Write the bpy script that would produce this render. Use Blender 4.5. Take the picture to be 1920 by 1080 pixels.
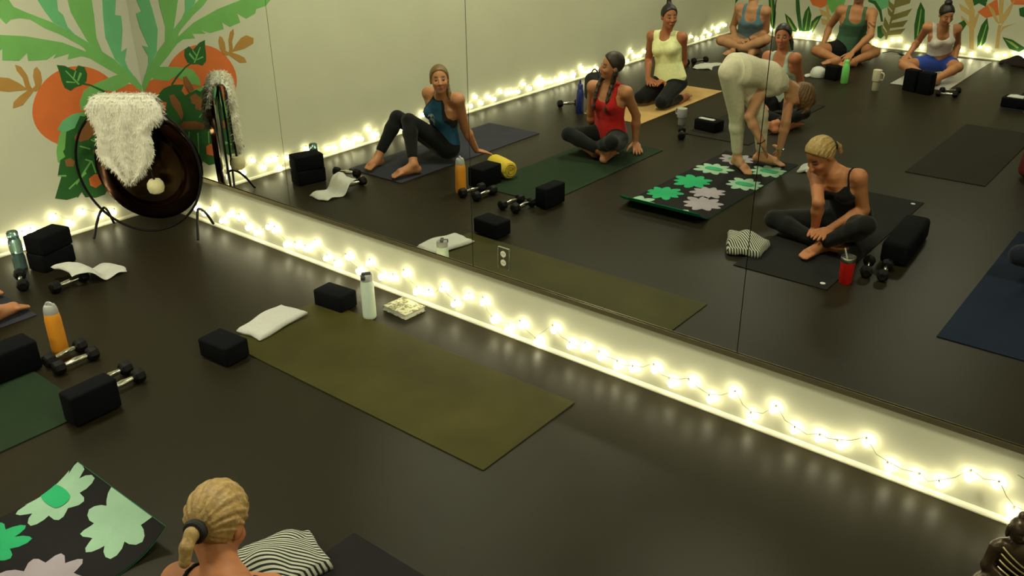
import bpy, bmesh, math, random
import numpy as np
from mathutils import Vector, Matrix

# ------------------------------------------------------------------ scene, camera, light
for _o in list(bpy.data.objects):
    bpy.data.objects.remove(_o, do_unlink=True)
SC = bpy.context.scene
COL = SC.collection
random.seed(7)
RNG = np.random.default_rng(11)

cam_data = bpy.data.cameras.new('camera')
cam_data.sensor_width = 36.0
cam_data.lens = 1691.83 * 36.0 / 1920.0
cam_data.clip_start = 0.05
camera = bpy.data.objects.new('camera', cam_data)
COL.objects.link(camera)
camera.matrix_world = (Matrix.Translation((5.9755, -3.2784, 2.2936))
                       @ Matrix.Rotation(0.682157, 4, 'Z') @ Matrix.Rotation(1.128147, 4, 'X')
                       @ Matrix.Rotation(-0.010735, 4, 'Z'))
SC.camera = camera

world = bpy.data.worlds.new('world')
SC.world = world
world.use_nodes = True
world.node_tree.nodes['Background'].inputs[0].default_value = (0.02, 0.02, 0.018, 1)
world.node_tree.nodes['Background'].inputs[1].default_value = 0.1

SC.view_settings.view_transform = 'Standard'
SC.view_settings.look = 'None'
SC.view_settings.gamma = 1.0
SC.view_settings.use_curve_mapping = False
SC.view_settings.exposure = 0.0

SC.cycles.max_bounces = 7
SC.cycles.diffuse_bounces = 3
SC.cycles.glossy_bounces = 4
SC.cycles.transmission_bounces = 5
SC.cycles.caustics_reflective = False
SC.cycles.caustics_refractive = False

BULB_COLOR = (1.0, 0.95, 0.62)
BULB_STRENGTH = 17.5
LAMP_COLOR = (1.0, 1.0, 0.74)
LAMP_STRENGTH = 71.0
LAMP_SPOTS = [(1.5, -1.4), (1.5, -3.7), (1.8, -6.4), (4.1, -1.1), (7.0, -1.0), (4.0, -6.6)]
ROOM_H = 2.95
ROOM_X = 8.4
ROOM_Y = -9.25

# ------------------------------------------------------------------ helpers
def s2l(c):
    c = c / 255.0
    return c / 12.92 if c <= 0.04045 else ((c + 0.055) / 1.055) ** 2.4
def rgb(r, g, b):
    return (s2l(r), s2l(g), s2l(b), 1.0)

MATS = {}
def material(name, color, rough=0.6, metal=0.0, noise=0.0, nscale=20.0, bump=0.0, bscale=60.0, emit=None, estr=0.0,
             trans=0.0, attr=None, sheen=0.0, spec=0.5, coat=0.0):
    """A procedural principled material: flat colour (or a colour attribute) broken up by noise, with fine relief."""
    m = bpy.data.materials.new(name)
    m.use_nodes = True
    nt = m.node_tree
    b = nt.nodes['Principled BSDF']
    b.inputs['Base Color'].default_value = color
    b.inputs['Roughness'].default_value = rough
    b.inputs['Metallic'].default_value = metal
    b.inputs['Specular IOR Level'].default_value = spec
    if sheen: b.inputs['Sheen Weight'].default_value = sheen
    if coat: b.inputs['Coat Weight'].default_value = coat
    if trans:
        b.inputs['Transmission Weight'].default_value = trans
        b.inputs['IOR'].default_value = 1.33
    if emit:
        b.inputs['Emission Color'].default_value = (*emit, 1)
        b.inputs['Emission Strength'].default_value = estr
    tc = nt.nodes.new('ShaderNodeTexCoord')
    src = None
    if attr:
        a = nt.nodes.new('ShaderNodeAttribute'); a.attribute_name = attr
        src = a.outputs['Color']
        nt.links.new(src, b.inputs['Base Color'])
    if noise:
        n = nt.nodes.new('ShaderNodeTexNoise'); n.inputs['Scale'].default_value = nscale; n.inputs['Detail'].default_value = 6
        nt.links.new(tc.outputs['Object'], n.inputs['Vector'])
        r = nt.nodes.new('ShaderNodeMapRange'); r.inputs['To Min'].default_value = 1 - noise; r.inputs['To Max'].default_value = 1 + noise
        r.inputs['From Min'].default_value = 0.25; r.inputs['From Max'].default_value = 0.75
        nt.links.new(n.outputs['Fac'], r.inputs['Value'])
        mx = nt.nodes.new('ShaderNodeMix'); mx.data_type = 'RGBA'; mx.blend_type = 'MULTIPLY'; mx.inputs[0].default_value = 1
        if src: nt.links.new(src, mx.inputs[6])
        else: mx.inputs[6].default_value = color
        nt.links.new(r.outputs[0], mx.inputs[7])
        nt.links.new(mx.outputs[2], b.inputs['Base Color'])
    if bump:
        n2 = nt.nodes.new('ShaderNodeTexNoise'); n2.inputs['Scale'].default_value = bscale; n2.inputs['Detail'].default_value = 4
        nt.links.new(tc.outputs['Object'], n2.inputs['Vector'])
        bp = nt.nodes.new('ShaderNodeBump'); bp.inputs['Strength'].default_value = bump; bp.inputs['Distance'].default_value = 0.004
        nt.links.new(n2.outputs['Fac'], bp.inputs['Height'])
        nt.links.new(bp.outputs['Normal'], b.inputs['Normal'])
    MATS[name] = m
    return m
def M(n):
    return MATS[n]

def mesh_obj(name, verts, faces, mat=None, parent=None, smooth=False, loc=None):
    me = bpy.data.meshes.new(name)
    me.from_pydata([tuple(map(float, v)) for v in verts], [], [tuple(int(i) for i in f) for f in faces])
    me.update()
    if smooth:
        me.polygons.foreach_set('use_smooth', [True] * len(me.polygons))
    return link(name, me, mat, parent, loc)
def link(name, me, mat=None, parent=None, loc=None):
    o = bpy.data.objects.new(name, me)
    COL.objects.link(o)
    if mat is not None:
        me.materials.clear()
        me.materials.append(M(mat) if isinstance(mat, str) else mat)
    if parent is not None: o.parent = parent
    if loc is not None: o.location = loc
    return o
def thing(name, label, cat, loc=(0, 0, 0), rotz=0.0, group=None):
    o = bpy.data.objects.new(name, None)
    o.empty_display_size = 0.05
    COL.objects.link(o)
    o.location = loc
    o.rotation_euler = (0, 0, rotz)
    return tag(o, label, cat, group)
def tag(o, label, cat, group=None):
    o['label'] = label; o['category'] = cat
    if group: o['group'] = group
    return o
def struct(o):
    o['kind'] = 'structure'
    return o

class MB:
    """Collects shapes into one mesh."""
    def __init__(s): s.v = []; s.f = []
    def add(s, vs, fs):
        k = len(s.v); s.v += [tuple(map(float, v)) for v in vs]; s.f += [tuple(i + k for i in f) for f in fs]; return s
    def box(s, lo, hi):
        x0, y0, z0 = lo; x1, y1, z1 = hi
        return s.add([(x0,y0,z0),(x1,y0,z0),(x1,y1,z0),(x0,y1,z0),(x0,y0,z1),(x1,y0,z1),(x1,y1,z1),(x0,y1,z1)],
                     [(0,3,2,1),(4,5,6,7),(0,1,5,4),(1,2,6,5),(2,3,7,6),(3,0,4,7)])
    def rbox(s, c, d, r=0.01, seg=3, rz=0.0):
        bm = bmesh.new(); bmesh.ops.create_cube(bm, size=1.0)
        bmesh.ops.scale(bm, vec=d, verts=bm.verts)
        bmesh.ops.bevel(bm, geom=bm.edges[:], offset=r, segments=seg, profile=0.5, affect='EDGES')
        bmesh.ops.rotate(bm, cent=(0,0,0), matrix=Matrix.Rotation(rz, 3, 'Z'), verts=bm.verts)
        bmesh.ops.translate(bm, vec=c, verts=bm.verts)
        bm.verts.index_update()
        s.add([v.co[:] for v in bm.verts], [[v.index for v in f.verts] for f in bm.faces]); bm.free(); return s
    def lathe(s, prof, n=24, c=(0,0,0), axis='Z'):
        vs = []; fs = []
        for r, z in prof:
            for i in range(n):
                a = 2*math.pi*i/n
                p = (r*math.cos(a), r*math.sin(a), z)
                if axis == 'X': p = (p[2], p[0], p[1])
                if axis == 'Y': p = (p[1], p[2], p[0])
                vs.append((p[0]+c[0], p[1]+c[1], p[2]+c[2]))
        m = len(prof)
        for j in range(m-1):
            for i in range(n):
                fs.append((j*n+i, j*n+(i+1)%n, (j+1)*n+(i+1)%n, (j+1)*n+i))
        if prof[0][0] > 1e-5: fs.append(tuple(range(n-1, -1, -1)))
        if prof[-1][0] > 1e-5: fs.append(tuple((m-1)*n+i for i in range(n)))
        return s.add(vs, fs)
    def tube(s, pts, r, n=8, closed=False):
        P = [Vector(p) for p in pts]; m = len(P); vs = []; fs = []
        rr = r if hasattr(r, '__len__') else [r]*m
        up = None
        for j in range(m):
            t = (P[(j+1) % m]-P[j-1]) if closed else (P[min(j+1, m-1)]-P[max(j-1, 0)])
            t.normalize()
            if up is None:
                up = Vector((0,0,1)) if abs(t.z) < 0.9 else Vector((1,0,0))
            a = (up - t*up.dot(t)).normalized(); b = t.cross(a); up = a
            for i in range(n):
                q = 2*math.pi*i/n
                vs.append(P[j] + (a*math.cos(q)+b*math.sin(q))*rr[j])
        for j in range(m if closed else m-1):
            for i in range(n):
                k = (j+1) % m
                fs.append((j*n+i, j*n+(i+1)%n, k*n+(i+1)%n, k*n+i))
        if not closed:
            fs.append(tuple(range(n-1, -1, -1))); fs.append(tuple((m-1)*n+i for i in range(n)))
        return s.add(vs, fs)
    def ball(s, c, r, n=12, m=8):
        rx, ry, rz = r if hasattr(r, '__len__') else (r, r, r)
        vs = [(c[0], c[1], c[2]-rz)]; fs = []
        for j in range(1, m):
            t = math.pi*j/m
            for i in range(n):
                a = 2*math.pi*i/n
                vs.append((c[0]+rx*math.sin(t)*math.cos(a), c[1]+ry*math.sin(t)*math.sin(a), c[2]-rz*math.cos(t)))
        vs.append((c[0], c[1], c[2]+rz)); e = len(vs)-1
        for i in range(n):
            fs.append((0, 1+(i+1)%n, 1+i)); fs.append((e, 1+(m-2)*n+i, 1+(m-2)*n+(i+1)%n))
        for j in range(m-2):
            for i in range(n):
                fs.append((1+j*n+i, 1+j*n+(i+1)%n, 1+(j+1)*n+(i+1)%n, 1+(j+1)*n+i))
        return s.add(vs, fs)
    def prism(s, poly, mapf, t):
        """A flat outline with thickness t; mapf(u, v, h) places it."""
        n = len(poly)
        s.add([mapf(u, v, t) for u, v in poly] + [mapf(u, v, 0) for u, v in poly],
              [tuple(range(n))] + [(i, i+n, (i+1) % n + n, (i+1) % n) for i in range(n)])
        return s
    def build(s, name, mat, parent=None, smooth=False, loc=None, fix=False):
        o = mesh_obj(name, s.v, s.f, mat, parent, smooth, loc)
        if fix:
            bm = bmesh.new(); bm.from_mesh(o.data); bmesh.ops.recalc_face_normals(bm, faces=bm.faces)
            bmesh.ops.triangulate(bm, faces=[f for f in bm.faces if len(f.verts) > 4]); bm.to_mesh(o.data); bm.free()
        if smooth:
            o.data.set_sharp_from_angle(angle=math.radians(40))
        return o

def copy_tree(o, parent=None):
    c = o.copy(); COL.objects.link(c)
    if parent is not None: c.parent = parent
    for ch in list(o.children):
        copy_tree(ch, c)
    return c

# ------------------------------------------------------------------ materials
material('wall_paint', rgb(212, 210, 184), 0.75, noise=0.03, nscale=3, bump=0.08, bscale=180)
material('ceiling_paint', rgb(225, 222, 205), 0.8, noise=0.02, nscale=4)
material('floor_rubber', rgb(36, 31, 20), 0.42, noise=0.10, nscale=1.6, bump=0.05, bscale=400, spec=0.15)
material('trim_white', rgb(225, 220, 195), 0.45, noise=0.02)
material('mirror_glass', (0.80, 0.82, 0.76, 1), 0.0, metal=1.0)
material('mirror_edge', rgb(50, 52, 40), 0.3)
material('dark_backing', rgb(22, 22, 18), 0.8)
material('channel_metal', rgb(150, 140, 110), 0.35, metal=0.8)
material('bulb', (1, 0.9, 0.6, 1), 0.3, emit=BULB_COLOR, estr=BULB_STRENGTH)
material('cord', rgb(190, 185, 150), 0.5)
material('lamp_glow', (1, 0.95, 0.8, 1), 0.4, emit=LAMP_COLOR, estr=LAMP_STRENGTH)
material('lamp_ring', rgb(230, 230, 225), 0.4)
for n, c in dict(mural_green=(122, 186, 98), mural_teal=(112, 190, 128), mural_orange=(226, 116, 52), mural_tan=(186, 138, 66), mural_dark=(38, 96, 34),
                 mural_brown=(150, 98, 48), mural_lime=(150, 176, 84), mural_olive=(132, 122, 62), mural_sand=(206, 172, 104)).items():
    material(n, rgb(*c), 0.75, noise=0.10, nscale=6)
material('foam_black', rgb(13, 13, 17), 0.9, noise=0.15, nscale=60, bump=0.25, bscale=300, spec=0.1)
material('rubber_black', rgb(14, 13, 12), 0.6, spec=0.2, noise=0.1)
material('chrome', rgb(225, 222, 212), 0.16, metal=1.0)
material('steel', rgb(190, 188, 178), 0.25, metal=1.0)
material('iron_black', rgb(8, 7, 7), 0.5, noise=0.1, spec=0.2)
material('towel_white', rgb(206, 204, 195), 0.95, noise=0.05, nscale=80, bump=0.6, bscale=350, sheen=0.3)
material('towel_yellow', rgb(216, 186, 60), 0.95, noise=0.08, nscale=60, bump=0.5, bscale=300)
material('fur_white', rgb(238, 232, 214), 0.95, noise=0.06, nscale=30, bump=0.5, bscale=120, sheen=0.4)
material('plastic_dark', rgb(60, 60, 68), 0.4)
material('plastic_grey', rgb(170, 170, 166), 0.4)
material('bottle_white', rgb(212, 226, 208), 0.35, noise=0.02)
material('bottle_orange', rgb(246, 160, 44), 0.4, noise=0.03)
material('bottle_blue', rgb(34, 46, 110), 0.35)
material('bottle_green', rgb(130, 222, 118), 0.4)
material('bottle_teal', (0.16, 0.27, 0.27, 1), 0.08, trans=0.75)
material('cup_cream', rgb(200, 190, 160), 0.45)
material('cup_grey', rgb(150, 150, 150), 0.35)
material('tumbler_red', rgb(206, 30, 26), 0.35)
material('straw_clear', rgb(220, 210, 190), 0.3)

# ------------------------------------------------------------------ measured positions (metres)
BULBS_MIRROR_WALL=[(0.465, 0.096), (0.562, 0.081), (0.673, 0.141), (0.768, 0.076), (0.866, 0.142), (0.981, 0.149), (1.06, 0.093), (1.152, 0.08), (1.292, 0.155), (1.356, 0.147), (1.457, 0.073), (1.57, 0.093), (1.666, 0.097), (1.75, 0.153), (1.85, 0.083), (1.942, 0.068), (2.054, 0.142), (2.143, 0.072), (2.24, 0.154), (2.339, 0.092), (2.429, 0.109), (2.54, 0.166), (2.624, 0.079), (2.71, 0.094), (2.832, 0.156), (2.917, 0.09), (3.013, 0.162), (3.127, 0.164), (3.199, 0.078), (3.298, 0.059), (3.388, 0.107), (3.493, 0.044), (3.598, 0.15), (3.698, 0.092), (3.785, 0.11), (3.88, 0.095), (3.977, 0.075), (4.067, 0.09), (4.184, 0.132), (4.276, 0.088), (4.378, 0.127), (4.477, 0.079), (4.583, 0.148), (4.675, 0.066), (4.775, 0.145), (4.875, 0.08), (4.982, 0.085), (5.072, 0.089), (5.174, 0.144), (5.276, 0.069), (5.38, 0.065), (5.471, 0.077), (5.562, 0.156), (5.658, 0.164), (5.729, 0.065), (5.859, 0.09), (5.989, 0.05), (6.119, 0.09), (6.249, 0.05), (6.379, 0.09), (6.509, 0.05), (6.639, 0.09)]
BULBS_LEFT_WALL=[(-0.395, 0.08), (-0.49, 0.084), (-0.608, 0.143), (-0.7, 0.089), (-0.801, 0.163), (-0.896, 0.078), (-0.961, 0.12), (-1.021, 0.118), (-1.057, 0.03), (-1.14, 0.101), (-1.34, 0.13), (-1.443, 0.075), (-1.567, 0.078), (-1.648, 0.063), (-1.75, 0.06), (-1.777, 0.093), (-1.843, 0.06), (-1.9, 0.09), (-1.951, 0.074), (-2.052, 0.14), (-2.1, 0.06), (-2.142, 0.072), (-2.3, 0.1), (-2.45, 0.06), (-2.736, 0.127), (-3.422, 0.076), (-3.501, 0.152), (-3.59, 0.073), (-3.705, 0.11), (-3.793, 0.073), (-3.896, 0.131), (-4.019, 0.092), (-4.094, 0.089), (-4.186, 0.077), (-4.284, 0.14), (-4.289, 0.138), (-4.389, 0.073), (-4.391, 0.074), (-4.522, 0.097), (-4.527, 0.1), (-4.589, 0.134), (-4.6, 0.131), (-4.6, 0.07), (-4.677, 0.086), (-4.776, 0.076), (-4.88, 0.071), (-4.98, 0.065), (-5.0, 0.1), (-5.081, 0.073), (-5.2, 0.06), (-5.213, 0.084), (-5.36, 0.136), (-5.4, 0.08), (-5.47, 0.071), (-5.562, 0.071), (-5.671, 0.075), (-6.262, 0.05), (-6.348, 0.054), (-6.426, 0.151), (-6.526, 0.081), (-6.644, 0.066), (-6.748, 0.102), (-7.949, 0.118), (-8.126, 0.063), (-8.298, 0.059), (-8.371, 0.124), (-8.495, 0.062), (-8.503, 0.072), (-8.587, 0.151), (-8.724, 0.087), (-8.741, 0.131), (-8.839, 0.153), (-8.944, 0.139)]
BULBS_BACK_WALL=[(0.15, 0.08), (0.3, 0.12), (0.45, 0.06), (0.6, 0.1), (0.8, 0.06), (0.967, 0.054), (1.0, 0.09), (1.074, 0.065), (1.15, 0.05), (1.174, 0.12), (1.291, 0.042), (1.474, 0.071), (1.9, 0.1), (2.05, 0.07), (2.071, 0.067), (2.172, 0.045), (2.2, 0.05), (2.275, 0.114), (2.362, 0.129), (2.47, 0.056), (2.656, 0.065), (2.85, 0.1), (2.95, 0.06), (3.136, 0.086), (3.261, 0.049), (3.338, 0.149), (3.428, 0.128), (3.546, 0.061), (3.627, 0.08), (3.731, 0.116), (3.815, 0.111), (3.85, 0.08), (3.97, 0.11), (4.1, 0.06), (4.25, 0.09), (4.4, 0.05)]
MURAL_LEFT=[('painted_sun', 'mural_orange', 1, [(-0.166, 0.74), (-0.178, 0.703), (-0.198, 0.669), (-0.225, 0.639), (-0.258, 0.613), (-0.297, 0.592), (-0.34, 0.577), (-0.387, 0.567), (-0.435, 0.563), (-0.484, 0.566), (-0.533, 0.574), (-0.579, 0.589), (-0.623, 0.608), (-0.662, 0.631), (-0.697, 0.659), (-0.726, 0.69), (-0.749, 0.723), (-0.765, 0.758), (-0.774, 0.793), (-0.776, 0.829), (-0.772, 0.864), (-0.758, 0.908), (-0.737, 0.95), (-0.71, 0.988), (-0.678, 1.022), (-0.641, 1.051), (-0.6, 1.074), (-0.556, 1.091), (-0.51, 1.101), (-0.462, 1.105), (-0.415, 1.1), (-0.368, 1.089), (-0.324, 1.07), (-0.283, 1.045), (-0.246, 1.013), (-0.215, 0.976), (-0.19, 0.934), (-0.172, 0.888), (-0.162, 0.839), (-0.16, 0.789)]), ('painted_leaf', 'mural_green', 3, [(-0.006, 0.859), (-0.085, 0.934), (-0.188, 1.043), (-0.333, 1.178), (-0.483, 1.262), (-0.697, 1.331), (-0.9, 1.371), (-1.113, 1.425), (-1.323, 1.403), (-1.171, 1.341), (-1.122, 1.303), (-1.03, 1.291), (-1.018, 1.26), (-0.931, 1.232), (-0.858, 1.279), (-0.874, 1.212), (-0.777, 1.192), (-0.718, 1.232), (-0.723, 1.183), (-0.605, 1.172), (-0.534, 1.203), (-0.567, 1.172), (-0.457, 1.187), (-0.475, 1.152), (-0.378, 1.159), (-0.259, 1.105), (-0.146, 1.008), (-0.073, 0.936)]), ('painted_leaf', 'mural_green', 3, [(-0.836, 1.633), (-0.789, 1.611), (-0.75, 1.554), (-0.733, 1.513), (-0.669, 1.474), (-0.518, 1.391), (-0.434, 1.329), (-0.327, 1.242), (-0.219, 1.138), (-0.129, 1.053), (-0.225, 1.109), (-0.338, 1.193), (-0.376, 1.23), (-0.487, 1.313), (-0.573, 1.362), (-0.652, 1.427), (-0.713, 1.443), (-0.768, 1.441), (-0.801, 1.419), (-0.827, 1.458), (-0.872, 1.49)]), ('painted_leaf', 'mural_teal', 4, [(-0.6, 1.645), (-0.58, 1.536), (-0.55, 1.46), (-0.513, 1.391), (-0.434, 1.329), (-0.328, 1.237), (-0.221, 1.128), (-0.198, 1.135), (-0.304, 1.229), (-0.326, 1.247), (-0.391, 1.299), (-0.429, 1.352), (-0.441, 1.428), (-0.468, 1.459), (-0.459, 1.522), (-0.444, 1.629)]), ('painted_leaf', 'mural_green', 4, [(-0.387, 1.624), (-0.392, 1.515), (-0.389, 1.44), (-0.359, 1.352), (-0.32, 1.249), (-0.274, 1.176), (-0.169, 1.07), (-0.086, 0.993), (-0.097, 1.019), (-0.161, 1.104), (-0.234, 1.165), (-0.255, 1.261), (-0.24, 1.403), (-0.235, 1.497), (-0.216, 1.607)]), ('painted_leaf', 'mural_teal', 4, [(-0.14, 1.6), (-0.164, 1.489), (-0.179, 1.396), (-0.194, 1.252), (-0.156, 1.103), (-0.082, 1.013), (-0.035, 0.94), (-0.053, 0.989), (-0.076, 1.029), (-0.088, 1.087), (-0.056, 1.163), (-0.104, 1.145), (-0.064, 1.283), (-0.055, 1.376), (-0.096, 1.386), (-0.071, 1.479), (-0.037, 1.59)]), ('painted_leaf', 'mural_green', 3, [(-0.35, 1.207), (-0.218, 1.143), (-0.126, 1.063), (-0.036, 0.963), (-0.002, 0.896), (-0.008, 0.848), (-0.067, 0.919), (-0.142, 0.989), (-0.235, 1.061), (-0.325, 1.135)]), ('painted_leaf', 'mural_green', 3, [(-0.139, 1.004), (-0.229, 0.989), (-0.319, 0.97), (-0.409, 0.941), (-0.456, 0.87), (-0.459, 0.81), (-0.39, 0.837), (-0.267, 0.915), (-0.206, 0.893), (-0.1, 0.923), (-0.074, 0.952)]), ('painted_leaf', 'mural_green', 3, [(-0.44, 0.801), (-0.535, 0.795), (-0.596, 0.748), (-0.645, 0.668), (-0.68, 0.584), (-0.686, 0.513), (-0.647, 0.483), (-0.585, 0.571), (-0.514, 0.658), (-0.412, 0.739), (-0.359, 0.784)]), ('painted_sun', 'mural_orange', 2, [(-0.22, 0.88), (-0.181, 0.909), (-0.121, 0.929), (-0.067, 0.919), (-0.019, 0.879), (-0.005, 0.843), (-0.054, 0.554), (-0.278, 0.605)]), ('painted_sprig', 'mural_tan', 4, [(-0.718, 0.989), (-0.78, 1.01), (-0.881, 1.018), (-0.965, 1.044), (-0.973, 1.083), (-0.912, 1.114), (-0.861, 1.1), (-0.806, 1.057), (-0.777, 1.024), (-0.78, 1.086), (-0.805, 1.137), (-0.806, 1.174), (-0.773, 1.155), (-0.749, 1.099), (-0.746, 1.032), (-0.737, 1.012), (-0.714, 1.027), (-0.715, 1.084), (-0.699, 1.129), (-0.678, 1.139), (-0.662, 1.103), (-0.666, 1.047), (-0.691, 1.003)]), ('painted_sprig', 'mural_tan', 4, [(-0.725, 1.0), (-0.773, 0.961), (-0.82, 0.922), (-0.883, 0.914), (-0.869, 0.951), (-0.825, 0.98), (-0.772, 1.004)]), ('painted_leaf', 'mural_dark', 5, [(-0.551, 1.13), (-0.502, 1.117), (-0.441, 1.075), (-0.414, 1.105), (-0.376, 1.089), (-0.366, 1.043), (-0.381, 0.996), (-0.423, 0.974), (-0.464, 0.971), (-0.499, 0.953), (-0.534, 0.979), (-0.543, 1.025), (-0.545, 1.083)]), ('painted_vein', 'mural_green', 6, [(-0.509, 1.087), (-0.499, 1.085), (-0.43, 0.985), (-0.441, 0.982)]), ('painted_vein', 'mural_green', 6, [(-0.441, 1.075), (-0.433, 1.074), (-0.465, 1.016), (-0.47, 1.027)]), ('painted_vein', 'mural_green', 6, [(-0.514, 1.02), (-0.457, 1.004), (-0.458, 0.998), (-0.516, 1.01)]), ('painted_vein', 'mural_green', 6, [(-0.413, 1.061), (-0.401, 1.049), (-0.437, 1.001), (-0.443, 1.012)]), ('painted_stem', 'mural_dark', 5, [(-0.413, 0.992), (-0.361, 0.972), (-0.277, 0.917), (-0.223, 0.865), (-0.233, 0.857), (-0.29, 0.907), (-0.363, 0.961), (-0.416, 0.98)]), ('painted_leaf', 'mural_dark', 5, [(-0.091, 0.799), (-0.159, 0.847), (-0.234, 0.861), (-0.324, 0.845), (-0.297, 0.805), (-0.319, 0.767), (-0.418, 0.791), (-0.487, 0.744), (-0.471, 0.713), (-0.547, 0.694), (-0.566, 0.634), (-0.637, 0.576), (-0.618, 0.465), (-0.617, 0.367), (-0.611, 0.242), (-0.557, 0.291), (-0.558, 0.236), (-0.491, 0.208), (-0.421, 0.212), (-0.379, 0.254), (-0.352, 0.216), (-0.265, 0.274), (-0.183, 0.346), (-0.125, 0.531), (-0.129, 0.647), (-0.167, 0.747), (-0.107, 0.767)]), ('painted_leaf', 'mural_teal', 4, [(-0.458, 0.8), (-0.517, 0.802), (-0.591, 0.776), (-0.642, 0.723), (-0.573, 0.676), (-0.5, 0.707), (-0.469, 0.756)]), ('painted_leaf', 'mural_brown', 6, [(-0.324, 0.898), (-0.353, 0.902), (-0.381, 0.847), (-0.399, 0.794), (-0.358, 0.777), (-0.331, 0.832)]), ('painted_leaf', 'mural_brown', 6, [(-0.193, 0.791), (-0.23, 0.792), (-0.272, 0.718), (-0.279, 0.633), (-0.258, 0.595), (-0.233, 0.659), (-0.199, 0.724)]), ('painted_leaf', 'mural_brown', 6, [(-0.354, 0.752), (-0.404, 0.768), (-0.46, 0.706), (-0.54, 0.657), (-0.542, 0.613), (-0.45, 0.649), (-0.363, 0.7)]), ('painted_leaf', 'mural_brown', 6, [(-0.223, 0.56), (-0.275, 0.583), (-0.367, 0.567), (-0.439, 0.531), (-0.436, 0.492), (-0.328, 0.511), (-0.237, 0.532)]), ('painted_fruit', 'mural_orange', 6, [(-0.423, 0.359), (-0.46, 0.372), (-0.507, 0.352), (-0.508, 0.303), (-0.473, 0.275), (-0.417, 0.298)]), ('painted_vein', 'mural_green', 6, [(-0.457, 0.466), (-0.472, 0.471), (-0.601, 0.339), (-0.597, 0.331)]), ('painted_vein', 'mural_green', 6, [(-0.457, 0.466), (-0.466, 0.463), (-0.456, 0.378), (-0.447, 0.378)]), ('painted_vein', 'mural_green', 6, [(-0.368, 0.477), (-0.377, 0.475), (-0.352, 0.292), (-0.344, 0.291)]), ('painted_vein', 'mural_green', 6, [(-0.297, 0.501), (-0.308, 0.499), (-0.288, 0.412), (-0.279, 0.414)]), ('painted_vein', 'mural_green', 6, [(-0.457, 0.466), (-0.501, 0.491), (-0.505, 0.483), (-0.463, 0.457)]), ('painted_vein', 'mural_green', 6, [(-0.401, 0.59), (-0.434, 0.614), (-0.437, 0.604), (-0.405, 0.581)]), ('painted_vein', 'mural_green', 6, [(-0.453, 0.554), (-0.518, 0.588), (-0.522, 0.58), (-0.456, 0.544)]), ('painted_leaf', 'mural_dark', 5, [(-0.473, 0.782), (-0.526, 0.71), (-0.587, 0.698), (-0.627, 0.569), (-0.607, 0.546), (-0.667, 0.523), (-0.708, 0.423), (-0.679, 0.423), (-0.759, 0.28), (-0.686, 0.248), (-0.599, 0.25), (-0.582, 0.295), (-0.558, 0.231), (-0.462, 0.211), (-0.38, 0.337), (-0.31, 0.662), (-0.387, 0.745)]), ('painted_vein', 'mural_green', 6, [(-0.652, 0.314), (-0.657, 0.323), (-0.519, 0.404), (-0.515, 0.391)]), ('painted_vein', 'mural_green', 6, [(-0.702, 0.418), (-0.706, 0.43), (-0.651, 0.416), (-0.654, 0.405)]), ('painted_fruit', 'mural_brown', 6, [(-0.639, 0.517), (-0.598, 0.521), (-0.575, 0.493), (-0.59, 0.46), (-0.638, 0.472)]), ('painted_leaf', 'mural_brown', 6, [(-0.502, 0.65), (-0.397, 0.7), (-0.38, 0.659), (-0.454, 0.613), (-0.518, 0.613)])]
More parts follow.
